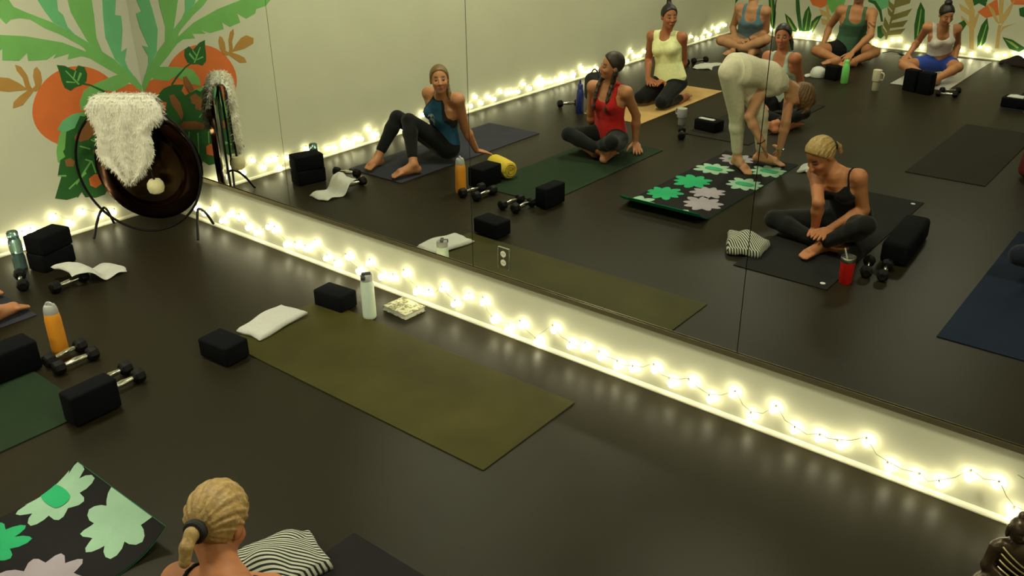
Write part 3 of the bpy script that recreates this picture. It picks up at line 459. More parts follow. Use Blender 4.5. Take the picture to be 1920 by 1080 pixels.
block((2.225, -4.27), (.235, .15, .100), 'black foam block with a white strip on top, beside the grey cup', math.radians(8), .0062)
block((3.215, -6.99), (.15, .105, .23), 'black foam block upright at the end of the silver mat, nearer the cream mug', math.radians(20))
block((3.38, -6.93), (.15, .105, .23), 'black foam block upright at the end of the silver mat, beside the dumbbells', math.radians(12))
block((2.335, -7.03), (.15, .105, .155), 'black foam block between the white cap and the light green bottle', math.radians(10))
block((4.27, -6.85), (.235, .15, .10), 'black foam block with a folded white cloth on it, far right', math.radians(4), .0062)
block((4.565, -2.47), (.165, .60, .145), 'long black rectangular bolster on the floor beside the black mat', math.radians(-4), name='bolster', r=.03, cat='bolster')

def cloth(name, corners, hf, th, mat, label, cat='towel', nu=26, nv=18, wob=0.004, seed=1, edge=0.0):
    """a thick cloth laid over the quad corners (x,y); hf(u,v) is the height of its underside"""
    rr = np.random.default_rng(seed); ph = rr.uniform(0, 6, 8)
    A, B, C, D = [np.array(c, float) for c in corners]; top = []; bot = []
    for j in range(nv+1):
        for i in range(nu+1):
            u, v = i/nu, j/nv
            p = (A*(1-u)+B*u)*(1-v)+(D*(1-u)+C*u)*v
            w = wob*(math.sin(5*u+ph[0]+3*v)+.7*math.sin(9*v+ph[1]-4*u)+.5*math.sin(14*u+ph[2]))
            p = p+np.array([math.sin(7*v+ph[3]), math.sin(6*u+ph[4])])*edge
            e = min(u, 1-u, 2*v*.5, 1-v)*2
            k = min(1.0, e*nu/3)
            z = hf(u, v)+abs(w)*.5
            bot.append((p[0], p[1], z)); top.append((p[0], p[1], z+th*(.35+.65*math.sqrt(k))+w*.4))
    n = len(top); W = nu+1; fs = []
    for j in range(nv):
        for i in range(nu):
            a = j*W+i; fs.append((a, a+1, a+W+1, a+W)); fs.append((n+a, n+a+W, n+a+W+1, n+a+1))
    for i in range(nu):
        fs.append((i, n+i, n+i+1, i+1)); a = nv*W+i; fs.append((a, a+1, n+a+1, n+a))
    for j in range(nv):
        a = j*W; fs.append((a, a+W, n+a+W, n+a)); a = j*W+nu; fs.append((a, n+a, n+a+W, a+W))
    vs = np.array(top+bot); c = vs.mean(0); c[2] = vs[:, 2].min()
    o = mesh_obj(name, vs-c, fs, mat, None, True); o.location = c
    bm = bmesh.new(); bm.from_mesh(o.data); bmesh.ops.recalc_face_normals(bm, faces=bm.faces); bm.to_mesh(o.data); bm.free()
    return tag(o, label, cat)
cloth('folded_towel', [(2.10, -.87), (2.29, -.865), (2.26, -.515), (2.07, -.535)], lambda u, v: .007+.010*v, .026, 'towel_white', 'folded white towel on the corner of the olive mat', wob=.005, seed=4, edge=.006)
def tA(u, v): return max(0.002, .098*math.exp(-((v-.16)/.30)**4)*(1-.15*u))+.012*math.exp(-((v-.85)/.12)**2)
cloth('draped_towel', [(.665, -1.14), (.885, -1.125), (.90, -.80), (.70, -.79)], lambda u, v: tA(u, v), .010, 'towel_white', 'white towel draped over a dumbbell near the gong', wob=.008, seed=9, edge=.014, nv=34)
cloth('small_towel', [(.76, -6.62), (.99, -6.66), (1.0, -6.92), (.76, -6.93)], lambda u, v: .002+.03*u*v, .02, 'towel_white', 'crumpled white towel on the floor behind the kneeling person', wob=.010, seed=5, edge=.02)
cloth('white_cloth', [(4.19, -6.80), (4.34, -6.79), (4.35, -6.88), (4.2, -6.90)], lambda u, v: .1068, .014, 'towel_white', 'small folded white cloth on the far right black block', wob=.003, seed=6)
cloth('white_towel', [(4.40, -6.62), (4.58, -6.6), (4.6, -6.8), (4.42, -6.8)], lambda u, v: .008+.05*u, .02, 'towel_white', 'white towel on the dark blue mat at the far right edge', wob=.01, seed=8)
cloth('hand_towel', [(2.13, -4.235), (2.29, -4.22), (2.295, -4.26), (2.135, -4.275)], lambda u, v: .1068, .010, 'towel_white', 'narrow folded white hand towel on a black block', wob=.002, seed=12, nu=16, nv=6)
cloth('folded_cloth', [(3.37, -3.56), (3.44, -3.60), (3.52, -3.86), (3.40, -3.84)], lambda u, v: .002+.02*v, .022, 'towel_white', 'small crumpled white cloth on the floor beside the flowered mat', wob=.008, seed=13, edge=.012)
material('cloth_dark', rgb(40, 26, 28), 0.95, noise=0.2, nscale=20, bump=0.5, bscale=100)
cloth('sweater', [(3.62, -8.98), (4.05, -8.93), (4.15, -9.10), (3.66, -9.12)], lambda u, v: .002+.05*math.sin(3*u)*math.sin(3*v), .035, 'cloth_dark', 'dark crumpled sweater on the floor below the string lights', 'clothing', wob=.02, seed=15, edge=.03)

# striped drawstring cloth: dark and pale stripes woven in
m = material('striped_cloth', rgb(190, 184, 160), 0.95)
nt_ = m.node_tree; bs = nt_.nodes['Principled BSDF']
tc = nt_.nodes.new('ShaderNodeTexCoord'); mp = nt_.nodes.new('ShaderNodeMapping'); mp.inputs['Rotation'].default_value = (0, 0, math.radians(52))
wv = nt_.nodes.new('ShaderNodeTexWave'); wv.wave_type = 'BANDS'; wv.inputs['Scale'].default_value = 22; wv.inputs['Distortion'].default_value = 1.2; wv.inputs['Detail Scale'].default_value = 0.6
cr = nt_.nodes.new('ShaderNodeValToRGB'); cr.color_ramp.elements[0].color = rgb(30, 29, 26); cr.color_ramp.elements[1].color = rgb(186, 186, 168)
cr.color_ramp.elements[0].position = 0.38; cr.color_ramp.elements[1].position = 0.5
nt_.links.new(tc.outputs['Object'], mp.inputs['Vector']); nt_.links.new(mp.outputs[0], wv.inputs['Vector']); nt_.links.new(wv.outputs['Fac'], cr.inputs['Fac']); nt_.links.new(cr.outputs['Color'], bs.inputs['Base Color'])
cloth('striped_towel', [(3.55, -1.99), (3.70, -1.69), (3.89, -1.75), (3.86, -1.97)], lambda u, v: .007+.045*math.sin(math.pi*min(1, u*1.15))*math.sin(math.pi*v)**.8, .045, 'striped_cloth',
      'rumpled towel with black and white stripes beside the blonde person', wob=.012, seed=21, edge=.012, nu=40, nv=30)

# yellow rolled towel
t = thing('rolled_towel', 'yellow rolled towel lying behind the black block and orange bottle', 'towel', (1.545, -2.06, 0.0))
rr = MB().lathe([(0.0, -.135), (.045, -.135), (.066, -.128), (.074, -.11), (.077, 0), (.073, .11), (.064, .13), (.045, .137), (0, .137)], 26, (0, 0, .078), 'X')
rr.v = [(x, y, .006+(z-.0)*(0.97 if z > .01 else 1)) for x, y, z in rr.v]
rr.build('roll', 'towel_yellow', t, smooth=True, fix=True)
sp = [(0.138, .058*(1-q/30)*math.cos(q*.62), .083+.058*(1-q/30)*math.sin(q*.62)) for q in range(26)]
MB().tube(sp, .0045, 6).build('roll_edge', 'towel_yellow', t, smooth=True)
t.rotation_euler = (0, 0, math.radians(20))

# ------------------------------------------------------------------ dumbbells
def dumbbell_proto():
    t = thing('dumbbell', '', 'dumbbell', (0, 0, 0), 0, 'rubber-headed dumbbells on the floor')
    MB().lathe([(0, -.066), (.0125, -.066), (.0125, -.05), (.0145, -.03), (.0175, 0), (.0145, .03), (.0125, .05), (.0125, .066), (0, .066)], 16, (0, 0, .037), 'Y').build('handle', 'chrome', t, smooth=True, fix=True)
    for sg in (-1, 1):
        pr = [(0, .062), (.026, .062), (.035, .070), (.037, .082), (.037, .100), (.033, .112), (.022, .118), (0, .118)]
        MB().lathe([(r, sg*z) for r, z in pr], 8, (0, 0, .037), 'Y').build('weight', 'rubber_black', t, fix=True)
    return t
DB = dumbbell_proto(); used = []
def dumbbell(x, y, rz, label, z=0.0, k=1.0):
    o = DB if not used else copy_tree(DB); used.append(1)
    o.location = (x, y, z); o.rotation_euler = (0, 0, rz); o.scale = (k,)*3; o['label'] = label; return o
dumbbell(1.645, -1.585, math.radians(10), 'dumbbell with chrome handle right beside the orange bottle')
dumbbell(1.766, -1.59, math.radians(2), 'outer dumbbell of the pair by the orange bottle')
dumbbell(2.045, -1.565, math.radians(6), 'inner dumbbell of the pair behind the upright black block')
dumbbell(2.160, -1.565, math.radians(4), 'outer dumbbell of the pair behind the upright black block')
dumbbell(.555, -1.30, math.radians(70), 'dumbbell lying alone below the teal bottle')
dumbbell(.815, -1.135, math.radians(4), 'dumbbell half hidden under the draped white towel')
dumbbell(4.498, -1.985, math.radians(-14), 'dumbbell beside the black bolster, nearer the black mat')
dumbbell(4.60, -1.99, math.radians(-10), 'dumbbell beside the black bolster, farther from the black mat')
dumbbell(.66, -4.22, math.radians(40), 'dumbbell by the blue bottle')
dumbbell(.58, -6.68, math.radians(30), 'dumbbell behind the kneeling person, nearer the wall')
dumbbell(.69, -6.96, math.radians(25), 'dumbbell behind the kneeling person, beside the crumpled towel')
dumbbell(3.60, -6.92, math.radians(75), 'dumbbell at the end of the silver mat, beside the upright blocks', .0, .9)
dumbbell(3.585, -7.11, math.radians(60), 'dumbbell just off the corner of the silver mat', .0, .9)
dumbbell(2.13, -3.93, math.radians(-28), 'dumbbell alone beyond the dark green mat, near the grey cup')

# ------------------------------------------------------------------ bottles, cups
def bottle_loop(parent, z, r, mat, rad=.022):
    pts = [(rad*math.cos(a), 0, z+rad*1.1*math.sin(a)) for a in np.linspace(0, math.pi, 14)]
    return MB().tube(pts, .0055, 8).build('carry_loop', mat, parent, smooth=True)
t = thing('water_bottle', 'white water bottle with a dark grey cap beside the black block', 'bottle', (2.536, -.303, 0), .9)
MB().lathe([(0, 0), (.034, 0), (.0375, .005), (.038, .02), (.037, .20), (.034, .222), (.033, .228), (0, .228)], 28).build('body', 'bottle_white', t, smooth=True, fix=True)
cp = MB().lathe([(0, .226), (.0325, .226), (.0335, .232), (.0335, .252), (.030, .262), (0, .262)], 28).build('cap', 'plastic_grey', t, smooth=True, fix=True)
MB().rbox((0, 0, .268), (.05, .02, .012), .004, 2).build('cap_handle', 'plastic_dark', cp)
MB().rbox((-.02, -.02, .252), (.026, .03, .022), .005, 2).build('spout_lid', 'plastic_dark', cp)
t = thing('water_bottle', 'orange water bottle with a grey lid beside the dumbbell pair', 'bottle', (1.55, -1.565, 0), .5)
MB().lathe([(0, 0), (.036, 0), (.040, .006), (.041, .03), (.040, .19), (.036, .225), (.034, .232), (0, .232)], 28).build('body', 'bottle_orange', t, smooth=True, fix=True)
cp = MB().lathe([(0, .228), (.0355, .228), (.0345, .245), (.031, .262), (.026, .272), (0, .273)], 28).build('cap', 'plastic_grey', t, smooth=True, fix=True)
bottle_loop(cp, .262, .02, 'plastic_grey', .023)
t = thing('water_bottle', 'see-through teal water bottle beside the stacked black blocks', 'bottle', (.305, -1.19, 0))
MB().lathe([(0, 0), (.036, 0), (.039, .006), (.039, .085), (.035, .10), (.035, .115), (.039, .13), (.039, .19), (.032, .21), (0, .21)], 24).build('body', 'bottle_teal', t, smooth=True, fix=True)
MB().lathe([(0, .208), (.033, .208), (.034, .215), (.034, .247), (.028, .255), (0, .255)], 24).build('cap', 'bottle_teal', t, smooth=True, fix=True)
t = thing('water_bottle', 'tall dark blue water bottle on the floor behind the red tank top', 'bottle', (.895, -4.08, 0))
MB().lathe([(0, 0), (.036, 0), (.039, .006), (.039, .20), (.032, .23), (.026, .24), (0, .24)], 24).build('body', 'bottle_blue', t, smooth=True, fix=True)
cp = MB().lathe([(0, .238), (.027, .238), (.028, .275), (.022, .288), (.012, .295), (.010, .32), (.007, .33), (0, .33)], 20).build('cap', 'bottle_blue', t, smooth=True, fix=True)
t = thing('water_bottle', 'light green water bottle in front of the person in black shorts', 'bottle', (2.51, -6.93, 0))
MB().lathe([(0, 0), (.036, 0), (.040, .006), (.040, .16), (.034, .20), (.026, .225), (0, .225)], 24).build('body', 'bottle_green', t, smooth=True, fix=True)
MB().lathe([(0, .222), (.026, .222), (.027, .23), (.025, .25), (.018, .26), (0, .26)], 20).build('cap', 'bottle_green', t, smooth=True, fix=True)
def mug(loc, rz, label, mat, h, hmat):
    t = thing('travel_mug', label, 'mug', loc, rz)
    MB().lathe([(0, 0), (.032, 0), (.034, .004), (.035, h*.42), (.046, h*.47), (.048, h*.95), (.046, h*.97), (0, h*.97)], 28).build('body', mat, t, smooth=True, fix=True)
    MB().lathe([(0, h*.965), (.046, h*.965), (.047, h*.985), (.040, h), (0, h)], 28).build('lid', hmat, t, smooth=True, fix=True)
    pts = [(.044, 0, h*.88), (.075, 0, h*.88), (.085, 0, h*.82), (.085, 0, h*.62), (.075, 0, h*.56), (.044, 0, h*.55)]
    MB().tube(pts, .008, 8).build('handle', mat, t, smooth=True)
mug((2.905, -6.78, 0), math.radians(20), 'cream travel mug with a handle left of the silver mat', 'cup_cream', .224, 'cup_cream')
mug((1.925, -4.295, 0), math.radians(200), 'grey travel mug with a handle between the tan mat and a black block', 'cup_grey', .16, 'plastic_grey')
t = thing('tumbler', 'red steel-rimmed tumbler with a straw in front of the blonde person', 'tumbler', (4.449, -1.745, 0), .4)
MB().lathe([(0, 0), (.033, 0), (.036, .006), (.042, .135), (.042, .14), (0, .14)], 28).build('body', 'tumbler_red', t, smooth=True, fix=True)
MB().lathe([(.0425, .139), (.0435, .141), (.044, .168), (.0425, .171), (.0395, .170), (.039, .141)], 28).build('steel_rim', 'steel', t, smooth=True, fix=True)
MB().lathe([(0, .15), (.039, .15), (.0395, .158), (.034, .161), (0, .161)], 24).build('lid', 'plastic_dark', t, smooth=True, fix=True)
MB().tube([(.012, .012, .10), (.004, .02, .17), (-.004, .026, .20), (-.010, .03, .225)], .0042, 8).build('straw', 'straw_clear', t, smooth=True)

# white cap
t = thing('baseball_cap', 'white baseball cap on the floor beside a black foam block', 'cap', (2.15, -7.07, 0), math.radians(200))
MB().lathe([(.084, .004), (.088, .02), (.085, .06), (.068, .095), (.04, .113), (.006, .119), (0, .122)], 24).build('crown', 'towel_white', t, smooth=True, fix=True)
vs = []; fs = []
for j in range(7):
    for i in range(13):
        a = math.radians(-62+124*i/12); r = .080+.075*(j/6)*max(.05, math.cos(a*.72))
        vs.append((r*math.cos(a), r*math.sin(a), .014-.010*(j/6)+.004*math.cos(a*2)))
k = len(vs); vs += [(x, y, z-.004) for x, y, z in vs]
for j in range(6):
    for i in range(12):
        a = j*13+i; fs += [(a, a+1, a+14, a+13), (k+a, k+a+13, k+a+14, k+a+1)]
for i in range(12): fs.append((78+i, 79+i, k+79+i, k+78+i))
MB().add(vs, fs).build('brim', 'towel_white', t, smooth=True, fix=True)

# patterned notebook
mb_ = material('notebook_cover', rgb(168, 168, 128), 0.6)
nt_ = mb_.node_tree; bs = nt_.nodes['Principled BSDF']; tc = nt_.nodes.new('ShaderNodeTexCoord'); vo = nt_.nodes.new('ShaderNodeTexNoise'); vo.inputs['Scale'].default_value = 26; vo.inputs['Detail'].default_value = 3; vo.inputs['Distortion'].default_value = 1.5
cr = nt_.nodes.new('ShaderNodeValToRGB'); cr.color_ramp.elements[0].color = rgb(112, 108, 72); cr.color_ramp.elements[1].color = rgb(196, 194, 158); cr.color_ramp.elements[0].position = .42; cr.color_ramp.elements[1].position = .54
nt_.links.new(tc.outputs['Object'], vo.inputs['Vector']); nt_.links.new(vo.outputs['Fac'], cr.inputs['Fac']); nt_.links.new(cr.outputs['Color'], bs.inputs['Base Color'])
t = thing('notebook', 'notebook with a patterned olive and cream cover near the white bottle', 'notebook', (2.632, -.128, 0), math.radians(-4))
MB().rbox((0, 0, .003), (.19, .15, .004), .0015, 2).build('back_cover', 'notebook_cover', t)
MB().rbox((-.002, 0, .0165), (.184, .144, .022), .0015, 2).build('pages', 'towel_white', t)
MB().rbox((0, 0, .030), (.19, .15, .004), .0015, 2).build('front_cover', 'notebook_cover', t)
MB().rbox((-.094, 0, .0165), (.004, .15, .029), .0015, 2).build('spine', 'notebook_cover', t)

# bags on the floor
def bag(loc, d, mat, label, rz=0.0, strap=True):
    t = thing('tote_bag', label, 'bag', loc, rz)
    o = MB().rbox((0, 0, d[2]/2), d, min(d)*.32, 5)
    o.v = [(x*(1+.10*math.sin(z*14+y*9)), y*(1+.08*math.sin(z*11+x*13)), z*(1-.10*abs(math.sin(x*11+1)))) for x, y, z in o.v]
    o.build('bag_body', mat, t, smooth=True)
    if strap:
        for sg in (-1, 1):
            MB().tube([(d[0]*.25*math.cos(a), sg*d[1]*.22, d[2]*.86+.09*math.sin(a)) for a in np.linspace(0, math.pi, 14)], .007, 6).build('strap', mat, t, smooth=True)
material('canvas_black', rgb(24, 22, 24), 0.9, noise=0.15, nscale=30, bump=0.3, bscale=120)
material('canvas_red', rgb(96, 18, 20), 0.9, noise=0.15, nscale=30, bump=0.3, bscale=120)
bag((.80, -4.55, 0), (.34, .2, .30), 'canvas_black', 'black soft bag on the floor behind the red tank top', .5)
bag((4.93, -4.55, 0), (.26, .2, .26), 'canvas_red', 'dark red bag on the floor at the right edge of the mirror', .2)
cloth('bag_towel', [(4.82, -4.50), (5.01, -4.44), (5.06, -4.62), (4.86, -4.65)], lambda u, v: .262+.03*math.sin(math.pi*u), .02, 'towel_white', 'white towel bunched on top of the dark red bag', wob=.01, seed=31, edge=.012)

# yoga strap on the far floor
pts = [(2.28, -8.90, .006), (2.36, -8.97, .02), (2.45, -9.0, .012), (2.52, -8.92, .006), (2.62, -8.9, .006)]
mbs = MB()
for a, c in zip(pts[:-1], pts[1:]):
    n_ = len(mbs.v); d = Vector((c[0]-a[0], c[1]-a[1], 0)).normalized(); q = Vector((-d.y, d.x, 0))*.018
    for p in (a, c):
        for sg, dz in ((-1, 0), (1, 0), (1, -.003), (-1, -.003)): mbs.v.append((p[0]+q.x*sg, p[1]+q.y*sg, p[2]+dz))
    mbs.f += [(n_+i, n_+(i+1) % 4, n_+4+(i+1) % 4, n_+4+i) for i in range(4)]
tag(mbs.build('yoga_strap', 'canvas_black', fix=True), 'black yoga strap lying on the floor below the mural', 'strap')

# ------------------------------------------------------------------ gong in its ring stand
GN = Vector((.58, -.815, 0)).normalized(); GD = Vector((.815, .58, 0)).normalized(); GQ = Vector((.42, -.33, 0))
def gp(s, z, n=0.0): return GQ+GD*s+GN*n+Vector((0, 0, z))
m = material('gong_bronze', rgb(58, 40, 30), 0.16, metal=1.0, noise=0.25, nscale=9)
material('gong_centre', rgb(84, 66, 46), 0.26, metal=1.0, noise=0.2, nscale=7, bump=.15, bscale=40)
material('felt_cream', rgb(214, 204, 158), 0.95, noise=.08, nscale=40, bump=.4, bscale=120)
def local(o, base):
    o.data.transform(Matrix.Translation(-Vector(base))); return o
t = thing('gong_stand', 'round black iron gong stand with curved feet in the corner', 'gong stand', GQ)
local(MB().tube([gp(-.03+.42*math.cos(a), .462+.445*math.sin(a)) for a in np.linspace(0, 2*math.pi, 72, endpoint=False)], .0085, 8, True).build('ring', 'iron_black', t, smooth=True), GQ)
for s_, nm in ((-.33, 'foot'), (.33, 'foot')):
    z0 = .462-math.sqrt(.44**2-.33**2)+.005
    pts = [gp(s_+(-.03 if s_ < 0 else .03)*abs(q), max(.010, (z0)*(1-abs(q)**1.7)), .15*q) for q in np.linspace(-1, 1, 25)]
    local(MB().tube(pts, .009, 8).build(nm, 'iron_black', t, smooth=True), GQ)
R_ = .368
GT = Matrix(((GD.x, GN.x, 0), (GD.y, GN.y, 0), (0, 0, 1))).to_4x4()
t = thing('gong', 'large dark bronze gong hanging in the round stand', 'gong', gp(.012, .45, -.045))
def disc(prof, name, mat):
    mb = MB().lathe(prof, 64, (0, 0, 0), 'Y'); mb.v = [tuple(GT @ Vector(v)) for v in mb.v]
    return mb.build(name, mat, t, smooth=True, fix=True)
disc([(.245, .006), (.262, .012), (.285, .012), (.34, .006), (R_-.008, .0), (R_, -.012), (R_-.003, -.034), (R_-.010, -.033), (R_-.014, -.012), (.33, -.004), (.245, -.002)], 'rim', 'gong_bronze')
disc([(0, .012), (.10, .012), (.20, .010), (.235, .006), (.2455, .0055), (.2455, -.002), (.2, .0), (0, .002)], 'face', 'gong_centre')
for sg in (-1, 1):
    a = gp(.016+sg*.11, .79, -.03)-gp(.012, .45, -.045); c = gp(sg*.10-.012, .89, 0)-gp(.012, .45, -.045)
    MB().tube([a, (a+c)/2+Vector((0, 0, .0)), c], .003, 6).build('cord', 'iron_black', t)
t = thing('gong_mallet', 'cream felt-headed mallet hanging in front of the gong', 'mallet', gp(.095, .36, .06))
MB().lathe([(0, -.054), (.025, -.052), (.046, -.04), (.055, -.012), (.052, .02), (.036, .043), (.016, .048), (.008, .04), (0, .04)], 24).build('head', 'felt_cream', t, smooth=True, fix=True)
e = gp(.03, .86, .05)-gp(.095, .36, .06)
MB().tube([Vector((0, 0, .035)), Vector((0, 0, .035))*.6+e*.05, e*.5, e], [.007, .007, .0075, .0075], 8).build('handle', 'iron_black', t, smooth=True)

# white fleece hung over the top of the stand: long in front, short behind
FR = [(.925,-.248,.225),(.872,-.272,.230),(.806,-.247,.240),(.746,-.222,.120),(.662,-.233,.134),(.560,-.251,.121),(.514,-.216,.096),(.458,-.144,.046),(.409,-.115,-.008),(.376,-.098,-.059)]
rows = [(z, a, b, .066) for z, a, b in FR[::-1]]
rows += [(.945, -.23, .17, .04), (.95, -.22, .16, .0), (.935, -.23, .17, -.035), (.88, -.24, .18, -.06), (.80, -.23, .18, -.075), (.70, -.22, .17, -.085), (.62, -.17, .13, -.09)]
ra = np.array(rows); L_ = np.r_[0, np.cumsum(np.hypot(np.diff(ra[:, 0]), np.diff(ra[:, 3])))]
q_ = np.linspace(0, L_[-1], 44); rows = np.stack([np.interp(q_, L_, ra[:, k]) for k in range(4)], 1)
for _ in range(2): rows[1:-1] = .25*rows[:-2]+.5*rows[1:-1]+.25*rows[2:]
nu = 30; top = []; bot = []
for j, (z, a, b_, n_) in enumerate(rows):
    side = max(-1.0, min(1.0, n_/.045)); e = min(j, len(rows)-1-j)
    nv_ = GN*side+Vector((0, 0, 1))*math.sqrt(max(0, 1-side*side))
    for i in range(nu+1):
        u = i/nu; s_ = a+(b_-a)*u; cu = 1-(2*u-1)**6
        fold = .016*math.sin(u*15+1.2)*abs(side)*min(1, max(0, (1.0-z)*5)); th = .020*math.sqrt(max(.04, cu))*min(1, .4+e*.25)
        c = gp(s_+.006*math.sin(j*1.9+i*.3), z, n_)
        top.append(c+nv_*(fold+th)); bot.append(c+nv_*(fold-th*.3))
W = nu+1; n_ = len(top); fs = []
for j in range(len(rows)-1):
    for i in range(nu):
        a = j*W+i; fs += [(a, a+1, a+W+1, a+W), (n_+a, n_+a+W, n_+a+W+1, n_+a+1)]
for i in range(nu):
    a = (len(rows)-1)*W+i; fs += [(i, n_+i, n_+i+1, i+1), (a, a+1, n_+a+1, n_+a)]
for j in range(len(rows)-1):
    a = j*W; fs.append((a, a+W, n_+a+W, n_+a)); a += nu; fs.append((a, n_+a, n_+a+W, a+W))
fur = MB().add(top+bot, fs).build('fleece_throw', 'fur_white', smooth=True, fix=True); local(fur, gp(0, .95)); fur.location = gp(0, .95)
sub = fur.modifiers.new('soft', 'SUBSURF'); sub.levels = 1; sub.render_levels = 1
tag(fur, 'shaggy white fleece hung over the top of the gong stand', 'fleece')
rg = np.random.default_rng(3); hv = []; hf = []
me = fur.data; polys = [p for p in me.polygons if p.area > 1e-6]; ar = np.array([p.area for p in polys]); ar /= ar.sum()
for k in rg.choice(len(polys), 12000, p=ar):
    p = polys[k]; vv = [me.vertices[i].co for i in p.vertices]; w = rg.random(len(vv)); w /= w.sum()
    c = Vector((0, 0, 0))
    for q, v in zip(w, vv): c += v*float(q)
    d = (p.normal*.9+Vector((0, 0, -.9))+Vector(rg.normal(0, .35, 3))).normalized()*float(rg.uniform(.014, .03))
    sd = d.cross(Vector(rg.normal(0, 1, 3))).normalized()*.0017
    b0 = len(hv); hv += [c-sd, c+sd, c+d*.55+sd*.5+Vector((0, 0, .001)), c+d+Vector((0, 0, -.004))]; hf += [(b0, b0+1, b0+2), (b0, b0+2, b0+3)]
o = mesh_obj('fleece_pile', hv, hf, 'fur_white', fur); o['kind'] = 'stuff'

# ------------------------------------------------------------------ bodies: one continuous surface grown round a posed skeleton
def nrm(v):
    v = np.asarray(v, float); return v/max(np.linalg.norm(v), 1e-9)
def smin(a, b, k):
    h = np.clip(0.5+0.5*(b-a)/k, 0, 1)
    return b+(a-b)*h-k*h*(1-h)
class Grid:
    def __init__(s, lo, hi, h):
        s.h = h; s.lo = np.floor(np.array(lo)/h)*h
        s.n = np.ceil((np.array(hi)-s.lo)/h).astype(int)+1
        s.ax = [(s.lo[i]+h*np.arange(s.n[i])).astype(np.float32) for i in range(3)]
    def cut(s, lo, hi):
        a = np.clip(np.floor((np.array(lo)-s.lo)/s.h).astype(int), 0, s.n-1)
        b = np.clip(np.ceil((np.array(hi)-s.lo)/s.h).astype(int)+1, 1, s.n)
        return tuple(slice(int(i), int(max(j, i+1))) for i, j in zip(a, b))
    def pts(s, sl):
        return s.ax[0][sl[0]][:, None, None], s.ax[1][sl[1]][None, :, None], s.ax[2][sl[2]][None, None, :]
def cone(a, b, ra, rb):
    a = np.array(a, np.float32); b = np.array(b, np.float32); ba = b-a; L2 = float(ba@ba)+1e-9
    def f(X, Y, Z):
        x, y, z = X-a[0], Y-a[1], Z-a[2]
        t = np.clip((x*ba[0]+y*ba[1]+z*ba[2])/L2, 0, 1)
        return np.sqrt((x-t*ba[0])**2+(y-t*ba[1])**2+(z-t*ba[2])**2)-(ra+(rb-ra)*t)
    m = max(ra, rb)
    return f, np.minimum(a, b)-m, np.maximum(a, b)+m
def ell(c, ax, r):
    """ellipsoid: ax = three unit rows, r = radii"""
    c = np.array(c, np.float32); ax = np.array(ax, np.float32); r = np.array(r, np.float32)
    def f(X, Y, Z):
        x, y, z = X-c[0], Y-c[1], Z-c[2]
        u = [(x*ax[i][0]+y*ax[i][1]+z*ax[i][2])/r[i] for i in range(3)]
        k0 = np.sqrt(u[0]**2+u[1]**2+u[2]**2)
        k1 = np.sqrt((u[0]/r[0])**2+(u[1]/r[1])**2+(u[2]/r[2])**2)+1e-6
        return k0*(k0-1)/k1
    m = max(r)
    return f, c-m, c+m
def nets(val, g):
    """naive surface nets"""
    ins = val < 0
    c = np.zeros(tuple(np.array(val.shape)-1), np.int8)
    for i in (0, 1):
        for j in (0, 1):
            for k in (0, 1):
                c += ins[i:val.shape[0]-1+i, j:val.shape[1]-1+j, k:val.shape[2]-1+k]
    act = np.argwhere((c > 0) & (c < 8))
    if len(act) == 0: return np.zeros((0, 3)), []
    idx = -np.ones(c.shape, np.int64); idx[act[:, 0], act[:, 1], act[:, 2]] = np.arange(len(act))
    acc = np.zeros((len(act), 3)); cnt = np.zeros(len(act))
    cor = [(0,0,0),(1,0,0),(0,1,0),(1,1,0),(0,0,1),(1,0,1),(0,1,1),(1,1,1)]
    cv = [val[act[:, 0]+o[0], act[:, 1]+o[1], act[:, 2]+o[2]].astype(float) for o in cor]
    for a, b in [(0,1),(2,3),(4,5),(6,7),(0,2),(1,3),(4,6),(5,7),(0,4),(1,5),(2,6),(3,7)]:
        va, vb = cv[a], cv[b]; m = (va < 0) != (vb < 0)
        t = np.where(m, va/np.where(m, va-vb, 1), 0)
        p = np.array(cor[a])+t[:, None]*(np.array(cor[b])-np.array(cor[a]))
        acc[m] += p[m]; cnt[m] += 1
    V = g.lo+g.h*(act+acc/cnt[:, None])
    Q = []
    for d in range(3):
        sh = list(val.shape); s0 = [slice(None)]*3; s1 = [slice(None)]*3
        s0[d] = slice(0, -1); s1[d] = slice(1, None)
        A = ins[tuple(s0)]; B = ins[tuple(s1)]
        e = np.argwhere(A != B); u, v = [(1, 2), (2, 0), (0, 1)][d]
        ok = (e[:, u] > 0) & (e[:, v] > 0) & (e[:, u] < sh[u]-1) & (e[:, v] < sh[v]-1); e = e[ok]
        if not len(e): continue
        o = []
        for du, dv in ((-1, -1), (0, -1), (0, 0), (-1, 0)):
            q = e.copy(); q[:, u] += du; q[:, v] += dv; o.append(idx[q[:, 0], q[:, 1], q[:, 2]])
        q = np.stack(o, 1); flip = ~A[e[:, 0], e[:, 1], e[:, 2]]
        q[flip] = q[flip][:, ::-1]; Q.append(q)
    return V, np.concatenate(Q)
def field(g, prims, clip=None, off=0.0):
    val = np.full(tuple(g.n), 1.0, np.float32)
    for f, lo, hi, k in prims:
        m = abs(k)+0.03+off
        sl = g.cut(lo-m, hi+m); X, Y, Z = g.pts(sl)
        d = f(X, Y, Z)
        if k < 0: val[sl] = -smin(-val[sl], d, -k)        # carve
        else: val[sl] = smin(val[sl], d, k)
    val -= off
    if clip is not None:
        X, Y, Z = g.pts((slice(None),)*3)
        val = np.maximum(val, clip(X, Y, Z))
    return val
